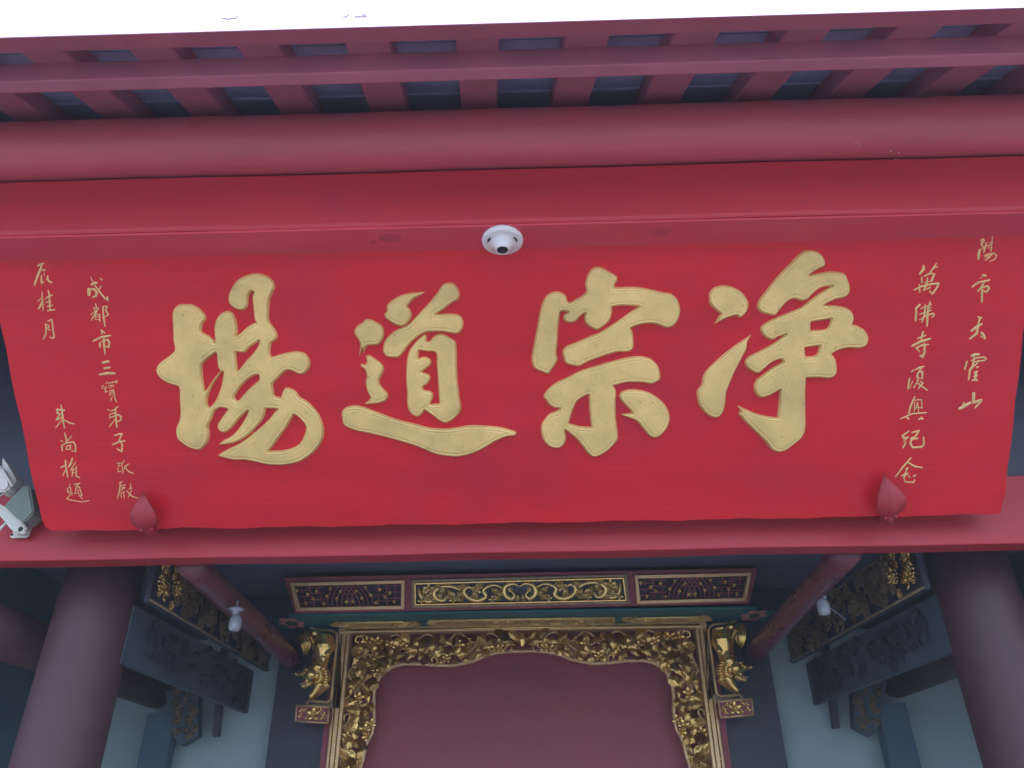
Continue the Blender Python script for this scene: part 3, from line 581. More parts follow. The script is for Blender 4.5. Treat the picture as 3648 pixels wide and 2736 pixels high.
def scroll_mesh(seed):
    b = bmnew(); pts = []
    for k in range(15):
        t = k / 14; a = t * 5.2; r = .42 * (1 - .72 * t); pts.append((r * math.cos(a) * (1 if seed % 2 else -1), r * math.sin(a), .05 + .10 * math.sin(t * 3)))
    tube(b, pts, [.035 + .055 * (k / 14) for k in range(15)], 6)
    me = bpy.data.meshes.new('carved_scroll'); bmesh.ops.recalc_face_normals(b, faces=b.faces[:]); b.to_mesh(me); b.free(); me.materials.append(M['gold'])
    for p in me.polygons: p.use_smooth = True
    return me
LEAVES = [leaf_mesh('round', 1), leaf_mesh('round', 2)]; LONG = [leaf_mesh('long', 1), leaf_mesh('long', 2)]
FLW = [flower_mesh(5), flower_mesh(4)]; BER = [berry_mesh(1), berry_mesh(2)]; SCR = [scroll_mesh(1), scroll_mesh(2)]
BASE = Matrix(((1, 0, 0), (0, 0, -1), (0, 1, 0)))         # local z -> toward the camera (-Y), local y -> up
def put(name, me, parent, p, ang, size, tilt=(0, 0), flip=False, frame=None):
    o = bpy.data.objects.new(name, me); COL.objects.link(o)
    fr = frame if frame is not None else BASE
    Rm = fr @ Matrix.Rotation(ang, 3, 'Z') @ Matrix.Rotation(tilt[0], 3, 'X') @ Matrix.Rotation(tilt[1], 3, 'Y') @ Matrix.Diagonal((-size if flip else size, size, size))
    o.parent = parent; o.matrix_local = Matrix.Translation(Vector(p) - ROOTLOC.get(parent.name, Vector((0, 0, 0)))) @ Rm.to_4x4()
    return o
def mirror_x(p): return Vector((2 * XC - p[0], p[1], p[2]))

# ------------------------------------------------------------------ doorway surround
door = thing('door_surround', 'gilded openwork door surround carved with leaves, flowers and berries', 'door surround', (XC, YD, .15))
def r1(x, y): return (980 + x / 2.194, 1980 + y / 2.194)
def d1(x, y, Y=YD): return onY(*r1(x, y), Y)
# outer moulded frame: two posts and a head rail
pt = d1(512, 570); pb = d1(412, 1659); xo = (pt.x + pb.x) / 2
zt = d1(1500, 560).z; zt2 = d1(1500, 590).z
FW = .048
for s in (-1, 1):
    xa = XC + s * (XC - xo); xb = xa - s * FW
    lo, hi = min(xa, xb), max(xa, xb)
    b = bmnew(); box(b, lo, hi, YD - .03, YD + .03, .15, zt - .0015, .005)
    po = link('frame_post', b, M['goldframe'], door, loc=(0, 0, 0))
    for off in (.014, .034):
        b = bmnew(); xx = xa - s * off; tube(b, [(xx, YD - .031, .16), (xx, YD - .031, zt - .03)], .003, 8); o = link('moulding', b, M['gold'], None, True); o.parent = po
b = bmnew(); box(b, xo - .002, 2 * XC - xo + .002, YD - .034, YD + .03, zt2 - .006, zt + .001, .004)
hr = link('frame_head', b, M['goldframe'], door, loc=(0, 0, 0))
b = bmnew(); tube(b, [(xo + .03, YD - .036, zt2 + .004), (2 * XC - xo - .03, YD - .036, zt2 + .004)], .004, 8); o = link('moulding', b, M['gold'], None, True); o.parent = hr
# inner scalloped edge
inner = [(1975,758),(1860,745),(1740,755),(1640,780),(1560,820),(1450,845),(1380,858),(1250,855),(1130,845),(1000,845),(920,865),(860,900),(820,940),(790,1000),(775,1060),(770,1150),(775,1250),(770,1320),(755,1390),(720,1450),(700,1530),(685,1600),(665,1659)]
IP = [d1(*p) for p in inner]
IP[0].x = XC; IP[0].z = d1(1900, 748).z
IP += [Vector((IP[-1].x - .02, YD, IP[-1].z - .25)), Vector((IP[-1].x - .015, YD, .16))]
full = [mirror_x(p) for p in IP[::-1]][:-1] + IP
b = bmnew(); tube(b, full, .0085, 8); link('scalloped_edge', b, M['goldframe'], door, True, loc=(0, 0, 0))
# carved filling
def inside(p, poly):
    c = False; n = len(poly)
    for i in range(n):
        a, d = poly[i], poly[i - 1]
        if (a[1] > p[1]) != (d[1] > p[1]) and p[0] < (d[0] - a[0]) * (p[1] - a[1]) / (d[1] - a[1]) + a[0]: c = not c
    return c
zbot = d1(500, 1659).z - .10
poly = [(p.x + .010, p.z - .010) for p in IP if p.z > zbot - .2] 
poly = [(XC, zt2 - .01)] + [(XC, IP[0].z - .010)] + poly[1:] + [(poly[-1][0], zbot), (xo + FW, zbot), (xo + FW, zt2 - .01)]
rnd = random.Random(11); pts = []
for tries in range(14000):
    x = rnd.uniform(xo + FW - .006, XC - .045); z = rnd.uniform(zbot, zt2 - .004)
    if inside((x, z), poly) and all(inside((x + .021 * math.cos(q_), z + .021 * math.sin(q_)), poly) for q_ in (0.5, 1.5, 2.5, 3.6, 4.7, 5.8)) and all((x - a) ** 2 + (z - c) ** 2 > .0245 ** 2 for a, c in pts): pts.append((x, z))
for i, (x, z) in enumerate(pts):
    k = rnd.random(); ang = rnd.uniform(0, 6.28); y = YD - rnd.uniform(.002, .022); tl = (rnd.uniform(-.1, .45), rnd.uniform(-.35, .35))
    if k < .50: kind = ('carved_leaf', rnd.choice(LEAVES), rnd.uniform(.036, .050))
    elif k < .72: kind = ('carved_leaf', rnd.choice(LONG), rnd.uniform(.044, .064))
    elif k < .83: kind = ('carved_flower', rnd.choice(FLW), rnd.uniform(.036, .048))
    elif k < .91: kind = ('berry_cluster', rnd.choice(BER), rnd.uniform(.038, .048))
    else: kind = ('carved_scroll', rnd.choice(SCR), rnd.uniform(.04, .055))
    if i > 138: pass
    put(kind[0], kind[1], door, (x, y, z), ang, kind[2], tl)
    put(kind[0], kind[1], door, (2 * XC - x, y, z), -ang, kind[2], (tl[0], -tl[1]), True)
print('carvings', len(pts) * 2)
# centre vase flanked by big leaves
vz = (zt2 + IP[0].z) / 2
b = bmnew(); mt = Matrix.Translation((XC, YD - .02, vz - .028)); lathe(b, [(0, 0), (.012, 0), (.010, .006), (.022, .020), (.024, .032), (.014, .042), (.019, .052), (0, .052)], mt, 16)
link('carved_vase', b, M['gold'], door, True, loc=(0, 0, 0))
for s in (-1, 1):
    for dx, dz, a, sz in ((.045, .015, 1.1, .07), (.055, -.012, 1.9, .075), (.088, .016, 1.25, .085)):
        put('carved_leaf', LONG[0], door, (XC + s * dx, YD - .022, vz + dz), -s * a, sz, (.2, 0), s > 0)
# winding stems behind the leaves
rs = random.Random(3)
for s in (-1, 1):
    for row in (0, 1):
        b = bmnew(); L = []
        for k in range(28):
            t = k / 27; x = xo + FW + .02 + t * (XC - .04 - xo - FW - .02); z = zt2 - .03 - .045 * row + .022 * math.sin(k * 1.15 + row * 2)
            L.append((x if s < 0 else 2 * XC - x, YD - .002, z))
        tube(b, L, .0045, 6); link('carved_stem', b, M['goldframe'], door, True, loc=(0, 0, 0))
        b = bmnew(); L = []
        for k in range(24):
            t = k / 23; z = zt2 - .08 - t * (zt2 - .08 - zbot); x = xo + FW + .025 + .04 * row - .03 * t + .018 * math.sin(k * 1.3 + row * 2)
            L.append((x if s < 0 else 2 * XC - x, YD - .002, z))
        tube(b, L, .0045, 6); link('carved_stem', b, M['goldframe'], door, True, loc=(0, 0, 0))
# closed door panel behind it
b = bmnew(); box(b, xo + .01, 2 * XC - xo - .01, YD + .075, YD + .11, .15, zt2 + .02); 
tag(link('door_leaf', b, M['redwood']), 'plain maroon door panel filling the gilded surround', 'door')
for s in (-1, 1):
    xa = XC + s * (XC - xo); lo, hi = sorted((xa + s * .0015, xa + s * .03)); 
    b = bmnew(); box(b, lo, hi, YD - .005, YD + .05, .15, zt - .12); link('door_jamb', b, M['redwood'], door, loc=(0, 0, 0))

# ------------------------------------------------------------------ lintel with transom panel
YT = YD - .243
lin = thing('door_lintel', 'red and teal lintel over the doorway with lattice and carved transom panels', 'lintel', (XC, YT, zt + .05))
def d1t(x, y): return onY(980 + x / 2.194, 1980 + y / 2.194, YT)
# tilted transom board: top nearer the viewer
def TP(px, py, h=0.0):
    return onP(px, py, T0, TN) + TN * h
T0 = onY(1824, 2170, YT); TN = Vector((0, -math.cos(math.radians(22)), -math.sin(math.radians(22))))
c = [TP(1012, 2058), TP(2700, 2025), TP(2668, 2150), TP(1050, 2186)]
b = bmnew(); prism(b, c, -TN * .03); link('transom_board', b, M['redwood'], lin, loc=(0, 0, 0))
TFR = Matrix((Vector((1, 0, 0)), TN.cross(Vector((1, 0, 0))), TN)).transposed()
if (TFR @ Vector((0, 1, 0))).z < 0: TFR = Matrix((Vector((1, 0, 0)), -TN.cross(Vector((1, 0, 0))), TN)).transposed()
def frame4(name, q, w, m, parent, h0, h1):
    cx = sum((p[0] for p in q)) / 4; cy = sum((p[1] for p in q)) / 4
    qi = []
    for p in q: qi.append((p[0] + (w if p[0] < cx else -w), p[1] + (w if p[1] < cy else -w)))
    out = []
    for i in range(4):
        j = (i + 1) % 4; b = bmnew()
        prism(b, [TP(*q[i], h1), TP(*q[j], h1), TP(*qi[j], h1), TP(*qi[i], h1)], -TN * (h1 - h0))
        bmesh.ops.bevel(b, geom=b.edges[:], offset=.0018, segments=1, affect='EDGES')
        out.append(link(name, b, m, parent, loc=(0, 0, 0)))
    return qi
for qn, q in enumerate(([(1037, 2074), (1445, 2065), (1443, 2168), (1060, 2175)], [(2258, 2047), (2673, 2038), (2655, 2140), (2267, 2150)])):
    b = bmnew(); prism(b, [TP(p[0], p[1], .003) for p in q], -TN * .002); link('lattice_back', b, M['blackwood'], lin, loc=(0, 0, 0))
    qi = frame4('gilt_frame', q, 13, M['goldframe'], lin, .001, .020)
    def QP(u, v, h=.01):
        t = Vector(qi[0] + (0,)).lerp(Vector(qi[1] + (0,)), u); bb = Vector(qi[3] + (0,)).lerp(Vector(qi[2] + (0,)), u)
        p = t.lerp(bb, v); return TP(p.x, p.y, h)
    rr = random.Random(5 + qn)
    def strip(a, c, w=.0035, h=.010):
        b = bmnew(); p, q2 = QP(*a, h), QP(*c, h); dd = (q2 - p).normalized().cross(TN) * w / 2
        prism(b, [p - dd, q2 - dd, q2 + dd, p + dd], -TN * .006); return b
    S = []
    for u in (.06, .14, .22, .78, .86, .94):
        S += [((u, 0), (u, .35)), ((u, .5), (u, 1))]
    for v in (.22, .5, .78):
        S += [((0, v), (.14, v)), ((.10, v - .12), (.26, v - .12)), ((.74, v), (.90, v)), ((.84, v - .12), (1, v - .12))]
    for k in range(6):
        for sgn in (-1, 1):
            x0 = .5 + sgn * (.02 + .045 * k); 
            for m_ in range(4):
                t0, t1 = m_ / 4, (m_ + 1) / 4
                S.append(((x0 + sgn * -.10 * t0 ** 2 - sgn * .02, 1 - t0), (x0 - sgn * .10 * t1 ** 2 - sgn * .02, 1 - t1)))
    for a, c in S:
        a = (min(max(a[0], 0), 1), min(max(a[1], 0), 1)); c = (min(max(c[0], 0), 1), min(max(c[1], 0), 1))
        link('lattice_bar', strip(a, c, h=.010 + rr.uniform(0, .002)), M['redwood'], lin, loc=(0, 0, 0))
    for k in range(11):
        for sgn in (-1, 1):
            u = .5 + sgn * (.03 + .045 * k); v = (.78, .3, .62, .15, .5, .85, .25, .6, .4, .82, .2)[k]
            if .02 < u < .98: put('gilt_stud', FLW[k % 2], lin, QP(u, v, .013), rr.uniform(0, 3), .015, (0, 0), False, TFR)
# centre carved panel
q = [(1467, 2064), (2232, 2044), (2242, 2150), (1468, 2166)]
b = bmnew(); prism(b, [TP(p[0], p[1], .004) for p in q], -TN * .002); link('carving_ground', b, M['navy'], lin, loc=(0, 0, 0))
qi = frame4('dark_frame', q, 11, M['darkgilt'], lin, .001, .016)
qi = frame4('gilt_fillet', qi, 6, M['gold'], lin, .001, .022)
def CP(u, v, h=.012):
    t = Vector(qi[0] + (0,)).lerp(Vector(qi[1] + (0,)), u); bb = Vector(qi[3] + (0,)).lerp(Vector(qi[2] + (0,)), u)
    p = t.lerp(bb, v); return TP(p.x, p.y, h)
for s in (-1, 1):
    def U(u): return .5 + s * u
    curves = [[(0, .25), (.03, .10), (.068, .22), (.075, .6), (.045, .86), (.028, .66), (.042, .48)],
              [(.072, .35), (.125, .14), (.175, .35), (.165, .70), (.205, .90), (.25, .74), (.27, .40), (.245, .2), (.225, .38)],
              [(.25, .74), (.305, .24), (.37, .14), (.415, .42), (.40, .78), (.365, .85), (.36, .62)],
              [(.40, .78), (.445, .9), (.478, .6), (.487, .18)]]
    for cv in curves:
        P_ = []
        for k in range(len(cv) - 1):
            a0, a1, a2, a3 = cv[max(0, k - 1)], cv[k], cv[k + 1], cv[min(len(cv) - 1, k + 2)]
            for m_ in range(5):
                t = m_ / 5; P_.append(tuple(.5 * (2 * a1[c] + (a2[c] - a0[c]) * t + (2 * a0[c] - 5 * a1[c] + 4 * a2[c] - a3[c]) * t * t + (3 * a1[c] - a0[c] - 3 * a2[c] + a3[c]) * t ** 3) for c in (0, 1)))
        P_.append(cv[-1]); n_ = len(P_)
        b = bmnew(); tube(b, [CP(U(u), v, .010) for u, v in P_], [.0022 + .0088 * math.sin(math.pi * k / (n_ - 1)) ** .8 + (.002 if k == n_ - 1 else 0) for k in range(n_)], 10); link('carved_scroll', b, M['brightgold'], lin, True, loc=(0, 0, 0))
    items = [('f', .045, .40, 0, .018), ('l', .10, .55, 2.4, .036), ('l', .115, .80, 1.4, .034), ('l', .12, .36, .5, .034), ('f', .205, .30, 0, .036), ('f', .135, .86, 0, .026), ('l', .225, .60, .4, .045), ('l', .20, .12, 1.6, .034), ('l', .285, .55, 2.7, .044),
             ('l', .285, .14, 1.2, .036), ('l', .30, .80, 1.9, .046), ('l', .33, .48, .3, .046), ('l', .345, .70, 2.3, .040), ('f', .325, .87, 0, .026), ('l', .38, .36, 1.0, .040), ('l', .385, .60, -.3, .036), ('f', .44, .26, 0, .040), ('l', .445, .60, 1.7, .060), ('l', .42, .86, 1.5, .038), ('f', .475, .86, 0, .026), ('l', .47, .40, .2, .036), ('l', .405, .12, 1.5, .036), ('l', .018, .8, .1, .03)]
    for n_, (kk, u, v, a, sz) in enumerate(items):
        me = {'s': SCR[0], 'l': LONG[n_ % 2], 'f': FLW[n_ % 2]}[kk]; nm = {'s': 'carved_scroll', 'l': 'carved_leaf', 'f': 'carved_flower'}[kk]
        o = put(nm, me, lin, CP(U(u), v, .010 + .002 * (n_ % 4)), -s * a, sz * 1.15, (.15, .1 * s), s > 0, TFR); o.material_slots[0].link = 'OBJECT'; o.material_slots[0].material = M['brightgold']
# lintel underside beam, teal, with applied gilded strips
zl = zt + .024
yl0 = YT - .002; 
b = bmnew(); box(b, onY(1050, 2195, YT).x - .03, 2 * XC - onY(1050, 2195, YT).x + .03, yl0, YD + .06, zl - .022, zl - .012, .002)
link('teal_soffit', b, M['teal'], lin, loc=(0, 0, 0))
zs = zl - .0235
def SP_(px, py, h=0): 
    p = onP(px, py, Vector((0, 0, zs)), Vector((0, 0, 1))); p.z -= h; return p
SFR = Matrix((Vector((1, 0, 0)), Vector((0, 1, 0)), Vector((0, 0, -1)))).transposed()
SFR = Matrix(((1, 0, 0), (0, -1, 0), (0, 0, -1)))
xL, xR = XC - .80, XC + .80
def sof_strip(x0, x1, y0, y1, pointed):
    rr = random.Random(int(x0 * 1000) % 97)
    b = bmnew()
    if pointed:
        for yy, s in ((y0, 1), (y1, -1)): tube(b, [(x0, (y0 + y1) / 2, zs - .006), (x0 + .08, yy + s * .004, zs - .006), (x1 - .08, yy + s * .004, zs - .006), (x1, (y0 + y1) / 2, zs - .006)], .004, 6)
    else:
        for yy in (y0, y1): tube(b, [(x0, yy, zs - .006), (x1, yy, zs - .006)], .005, 6)
        for xx in (x0, x1): tube(b, [(xx, y0, zs - .006), (xx, y1, zs - .006)], .005, 6)
    link('gilt_border', b, M['warmgilt'], lin, True, loc=(0, 0, 0))
    n = int((x1 - x0) / .024)
    for i in range(n):
        x = x0 + (i + .5) * (x1 - x0) / n
        for j in range(2):
            y = y0 + (y1 - y0) * (.3 + .4 * j) + rr.uniform(-.006, .006)
            if pointed and (i < 2 or i > n - 3) and j: continue
            o = put('carved_leaf' if rr.random() < .7 else 'carved_flower', rr.choice(LONG + LEAVES) if rr.random() < .8 else FLW[0], lin, (x, y, zs - .002), rr.uniform(0, 6.28), .052, (0, 0), False, SFR); o.material_slots[0].link = 'OBJECT'; o.material_slots[0].material = M['warmgilt']
ys0, ys1 = YT + .085, YD - .050
sof_strip(XC - .385, XC + .385, ys0, ys1, False)
sof_strip(XC - .80, XC - .43, ys0 + .008, ys1 - .004, True)
sof_strip(XC + .43, XC + .80, ys0 + .008, ys1 - .004, True)
# painted flower bosses at the ends of the lintel
for s in (-1, 1):
    cx = onP(1032, 2213, Vector((0, 0, zs)), Vector((0, 0, 1))).x if s < 0 else 2 * XC - onP(1032, 2213, Vector((0, 0, zs)), Vector((0, 0, 1))).x
    b = bmnew(); box(b, cx - .07, cx + .07, YT + .03, YD - .02, zs + .0005, zs + .0012); link('lintel_end', b, M['teal'], lin, loc=(0, 0, 0))
    for k in range(6):
        a = math.pi * k / 3; b = bmnew(); ball(b, (cx + .036 * math.cos(a), YT + .11 + .065 * math.sin(a), zs - .001), (.019, .028, .005), None, 2); link('petal', b, M['pink'], lin, True, loc=(0, 0, 0))
    b = bmnew(); ball(b, (cx, YT + .11, zs - .001), (.024, .042, .007), None, 2); link('flower_centre', b, M['green'], lin, True, loc=(0, 0, 0))

# ------------------------------------------------------------------ lion brackets
def lion(s):
    lab = 'gilded carved lion climbing head down on the %s bracket of the doorway, mouth open' % ('left' if s < 0 else 'right')
    root = thing('lion_bracket', lab, 'carved lion', d1(400, 1150) if s < 0 else mirror_x(d1(400, 1150)), 'lion brackets beside the doorway')
    YLN = YD - .06
    def q(x, y, dy=0.0):
        p = d1(x, y, YLN); p.y -= dy
        return p if s < 0 else mirror_x(p)
    px = (d1(500, 900, YLN) - d1(400, 900, YLN)).length / 100
    b = bmnew()
    def bl(x, y, dy, rx, ry, rz): ball(b, q(x, y, dy), (rx * px, ry, rz * px), None, 3)
    tube(b, [q(380, 640, .0), q(385, 720, .01), q(365, 800, .01), q(350, 860, .012)], [.045, .05, .036, .035], 14)
    bl(375, 690, .005, 62, .045, 75); bl(345, 880, .015, 62, .045, 55)
    bl(300, 940, .022, 62, .045, 58); bl(240, 935, .025, 45, .03, 24); bl(205, 935, .025, 26, .022, 15)   # skull and muzzle
    tube(b, [q(300, 985, .02), q(255, 1020, .022), q(215, 1030, .022)], [.022, .012, .009], 10)           # lower jaw
    tube(b, [q(410, 640), q(430, 720, .02), q(425, 790, .035), q(415, 815, .035)], [.026, .02, .013, .014], 10)   # hind legs
    tube(b, [q(330, 600), q(318, 620, .01), q(300, 600, .02)], [.02, .017, .012], 10)
    tube(b, [q(390, 950, .0), q(400, 1010, .01), q(345, 1070, .015), q(300, 1105, .015), q(275, 1110, .015)], [.032, .024, .016, .013, .016], 10)  # fore leg
    tube(b, [q(360, 960, .03), q(370, 1020, .045), q(330, 1075, .04), q(290, 1112, .035)], [.026, .020, .014, .014], 10)
    me = bpy.data.meshes.new('lion_body'); b.to_mesh(me); b.free(); me.materials.append(M['gold'])
    o = bpy.data.objects.new('lion_body', me); COL.objects.link(o)
    rm = o.modifiers.new('r', 'REMESH'); rm.mode = 'VOXEL'; rm.voxel_size = .0035; rm.use_smooth_shade = True
    sm = o.modifiers.new('s', 'SMOOTH'); sm.factor = .5; sm.iterations = 4
    dg = bpy.context.evaluated_depsgraph_get(); me2 = bpy.data.meshes.new_from_object(o.evaluated_get(dg)); bpy.data.objects.remove(o)
    link('lion_body', me2, None, root, True, loc=(0, 0, 0))
    # back ridge: row of ribs down the spine
    b = bmnew()
    for k in range(15):
        t = k / 14; x = 290 + 60 * t + 8 * math.sin(t * 3); y = 650 + 200 * t
        tube(b, [q(x - 16, y + 5, .028), q(x, y - 2, .040), q(x + 18, y + 2, .036)], .0035, 6)
    link('spine_ridge', b, M['gold'], root, True, loc=(0, 0, 0))
    # mane curls
    for k in range(11):
        for r in range(2):
            a = -1.15 + 2.3 * k / 10; x = 318 + (60 + 38 * r) * math.cos(a); y = 950 + (60 + 36 * r) * math.sin(a)
            b = bmnew(); tube(b, [q(x - 20, y - 8, .046 - .012 * r), q(x, y + 4, .050 - .016 * r), q(x + 17, y, .038 - .014 * r), q(x + 24, y - 8, .026 - .01 * r)], [.003, .0062, .0055, .003], 7)
            link('mane_curl', b, M['gold'], root, True, loc=(0, 0, 0))
    # bushy tail hanging
    for k in range(9):
        t = k / 8; x0 = 205 + 75 * t
        b = bmnew(); tube(b, [q(250 + 30 * (t - .5), 590, .01), q(x0, 640 + 10 * t, .022), q(x0 + 12 - 10 * t, 700, .020), q(232 + 25 * t, 770 + 6 * math.sin(k * 2), .010)], [.006, .0085, .0075, .003], 7)
        link('tail_lock', b, M['gold'], root, True, loc=(0, 0, 0))
    for x, y, r in ((255, 925, .006), (180, 932, .0055), (190, 945, .004)):
        b = bmnew(); ball(b, q(x, y, .05 if x > 200 else .035), r, None, 2); link('eye' if x > 200 else 'nose', b, M['gold'], root, True, loc=(0, 0, 0))
    b = bmnew(); tube(b, [q(238, 912, .04), q(262, 900, .05), q(285, 910, .05)], [.003, .006, .003], 7); link('brow', b, M['gold'], root, True, loc=(0, 0, 0))
    for k in range(4):
        b = bmnew(); x, y = 215 + 14 * k, 1018 - 3 * k
        tube(b, [q(x, y, .035), q(x - 2, y - 12, .035)], [.003, .0008], 6); link('tooth', b, M['bracket'], root, True, loc=(0, 0, 0))
    b = bmnew(); tube(b, [q(290, 975, .035), q(270, 965, .042), q(262, 985, .042), q(275, 1005, .038)], .0045, 7); link('lip', b, M['gold'], root, True, loc=(0, 0, 0))
    b = bmnew(); tube(b, [q(285, 985, .02), q(250, 995, .026), q(225, 1005, .026)], [.012, .009, .004], 8); link('tongue', b, M['redjaw'], root, True, loc=(0, 0, 0))
    # scrolled backing board with gilt outline
    out = [(262, 520), (275, 560), (330, 578), (420, 580), (470, 600), (482, 640), (470, 1659), (440, 1140), (390, 1150), (250, 1145)]
    line = [(260, 525), (270, 555), (310, 572), (380, 574), (440, 580), (470, 600), (480, 630), (468, 760), (450, 900), (440, 1050), (430, 1120), (400, 1140), (330, 1138), (260, 1128), (240, 1150), (232, 1175)]
    b = bmnew(); tube(b, [q(*p, -.015) for p in line], .006, 8); link('bracket_moulding', b, M['goldframe'], root, True, loc=(0, 0, 0))
    bk = [(445, 585), (482, 600), (505, 640), (500, 1180), (430, 1190), (240, 1180), (245, 1150), (405, 1145), (438, 1110), (450, 900), (470, 760), (480, 640)]
    b = bmnew(); prism(b, [q(*p, -.03) for p in bk], Vector((0, .03, 0))); link('bracket_board', b, M['darkgilt'], root, loc=(0, 0, 0))
    # red carved block under it
    c4 = [(185, 1180), (438, 1192), (425, 1315), (178, 1300)]
    b = bmnew(); prism(b, [q(*p, .03) for p in c4], Vector((0, .09, 0))); bmesh.ops.bevel(b, geom=b.edges[:], offset=.003, segments=2, affect='EDGES')
    blk = link('bracket_block', b, M['redwood'], root, loc=(0, 0, 0))
    for i in range(4):
        p, r_ = c4[i], c4[(i + 1) % 4]; b = bmnew(); tube(b, [q(*p, .033), q(*r_, .033)], .004, 6); o = link('gilt_edge', b, M['goldframe'], None, True); o.parent = blk
    fr = BASE
    for x, y, sz, me in ((315, 1245, .05, FLW[0]), (225, 1220, .02, FLW[1]), (215, 1262, .02, FLW[1]), (258, 1212, .018, FLW[1]), (372, 1222, .02, FLW[1]), (400, 1250, .02, FLW[1]), (385, 1280, .018, FLW[1]), (268, 1275, .02, FLW[1]), (345, 1205, .014, FLW[1]), (345, 1285, .016, FLW[1])):
        o = bpy.data.objects.new('carved_flower', me); COL.objects.link(o); o.parent = blk; o.matrix_local = Matrix.Translation(q(x, y, .034)) @ (fr.to_4x4() @ Matrix.Diagonal((sz, sz, sz, 1)))
        o.matrix_parent_inverse = Matrix.Identity(4)
for s in (-1, 1): lion(s)

# ------------------------------------------------------------------ porch walls and members around the door
YW = 3.52
def r4(x, y): return (x / 2.011, 1960 + y / 2.011)
for s in (-1, 1):
    sd_ = 'left' if s < 0 else 'right'
    def mx(p): return p if s < 0 else mirror_x(p)
    def mxs(p): return p if s < 0 else mirror_x(p) + Vector((.095 - .05 * (p.y - 2.3) / 1.2, 0, 0))
    def seg(name, pts, m, off, label=None, cat=None, bev=0, group=None):
        b = bmnew(); prism(b, [mx(p) for p in pts], Vector(off) if s < 0 else Vector((-off[0], off[1], off[2])))
        if bev: bmesh.ops.bevel(b, geom=b.edges[:], offset=bev, segments=2, affect='EDGES')
        return tag(link(name, b, m), label, cat, group)
    # dark wall panel right beside the doorway
    xin = xo - .034; xpl = onY(*r4(2005, 1000), YW).x
    zpl = onY(*r4(1780, 640), YW).z
    seg('door_side_panel', [Vector((xpl, YW - .06, .15)), Vector((xin, YW - .06, .15)), Vector((xin, YW - .06, G + .92)), Vector((xpl, YW - .06, G + .92))], M['navy'], (0, .03, 0),
        'dark navy wooden wall panel just %s of the gilded doorway' % sd_, 'wall panel', 0, 'navy panels beside the doorway')
    xo2 = -W + .1 if s < 0 else 2 * XC - W + .1
    seg('plaster_wall', [Vector((xo2, YW, .15)), Vector((xpl + .02, YW, .15)), Vector((xpl + .02, YW, zpl)), Vector((xo2, YW, zpl))], M['plaster'], (0, .08, 0),
        'grey green plastered wall %s of the doorway' % sd_, 'wall', 0, 'plastered walls beside the doorway')
    seg('wall_head_board', [Vector((xo2, YW - .02, zpl)), Vector((xpl - .001, YW - .02, zpl)), Vector((xpl - .001, YW - .02, G + .92)), Vector((xo2, YW - .02, G + .92))], M['navy'], (0, .05, 0),
        'dark board above the plastered wall on the %s' % sd_, 'wall panel', 0, 'boards above the plastered walls')
    # column
    cx = onY(258 if s < 0 else 3600, 2500, 2.33).x
    root = thing('round_column', 'plum red round column under the %s end of the lower beam' % sd_, 'column', (cx, 2.33, .15), 'front columns')
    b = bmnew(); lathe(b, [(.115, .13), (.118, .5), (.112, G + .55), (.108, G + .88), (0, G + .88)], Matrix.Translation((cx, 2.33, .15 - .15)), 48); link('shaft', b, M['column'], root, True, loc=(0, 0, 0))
    b = bmnew(); lathe(b, [(.15, .0), (.17, .03), (.17, .09), (.14, .12), (.118, .125), (.118, .15)], Matrix.Translation((cx, 2.33, .15)), 40); link('base_drum', b, M['stonefloor'], root, True, loc=(0, 0, 0))
    # receding log (tie beam) with highlight
    pA = onX(*r4(1400, 110), -.92); pA.y = 2.1; pA.z = onX(*r4(1400, 110), -.92).z
    pB = onY(*r4(2110, 800), YW - .08)
    pA2 = onY(*r4(1365, 90), 2.14)
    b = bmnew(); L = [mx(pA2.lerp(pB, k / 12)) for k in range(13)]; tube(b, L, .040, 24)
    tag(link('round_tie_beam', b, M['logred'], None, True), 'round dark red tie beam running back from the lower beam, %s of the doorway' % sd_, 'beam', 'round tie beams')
    # carved receding beam along the side
    XS = -1.15
    A = onX(*r4(915, 280), XS); A.z = G + .600; A.y = 2.30; B_ = Vector((XS, YW - .03, G + .600))
    cb = thing('carved_tie_beam', 'dark tie beam with gilded carving, darker past its near end, running back behind the %s column' % sd_, 'beam', mxs(A), 'carved tie beams')
    b = bmnew(); pts8 = [Vector((XS, A.y, G + .60)), Vector((XS, B_.y, G + .60)), Vector((XS, B_.y, G + .765)), Vector((XS, A.y, G + .765))]
    prism(b, [mxs(p) for p in pts8], Vector((s * .016, 0, 0))); link('beam_core', b, M['navy'], cb, loc=(0, 0, 0))
    for zz in (.606, .757):
        b = bmnew(); tube(b, [mxs(Vector((XS + .004, A.y, G + zz))), mxs(Vector((XS + .004, B_.y, G + zz)))], .005, 6); link('beam_moulding', b, M['darkgilt'], cb, True, loc=(0, 0, 0))
    XFR = Matrix(((0, 0, -s), (1 if s < 0 else 1, 0, 0), (0, 1, 0))) if s < 0 else Matrix(((0, 0, -1), (1, 0, 0), (0, 1, 0)))
    rr = random.Random(21)
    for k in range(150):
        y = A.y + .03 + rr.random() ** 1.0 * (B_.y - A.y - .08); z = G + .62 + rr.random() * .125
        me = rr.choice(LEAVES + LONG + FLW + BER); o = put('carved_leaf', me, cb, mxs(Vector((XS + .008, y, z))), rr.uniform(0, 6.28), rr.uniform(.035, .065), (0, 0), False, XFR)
        if y > A.y + .16: o.material_slots[0].link = 'OBJECT'; o.material_slots[0].material = M['darkgilt']  # carving past the near end takes the darker gilding
    # panel below the carved beam
    sp = thing('side_panel_board', 'dark carved board under the carved tie beam on the %s' % sd_, 'wall panel', mxs(Vector((XS - .06, 2.31, G + .43))), 'boards under the carved tie beams')
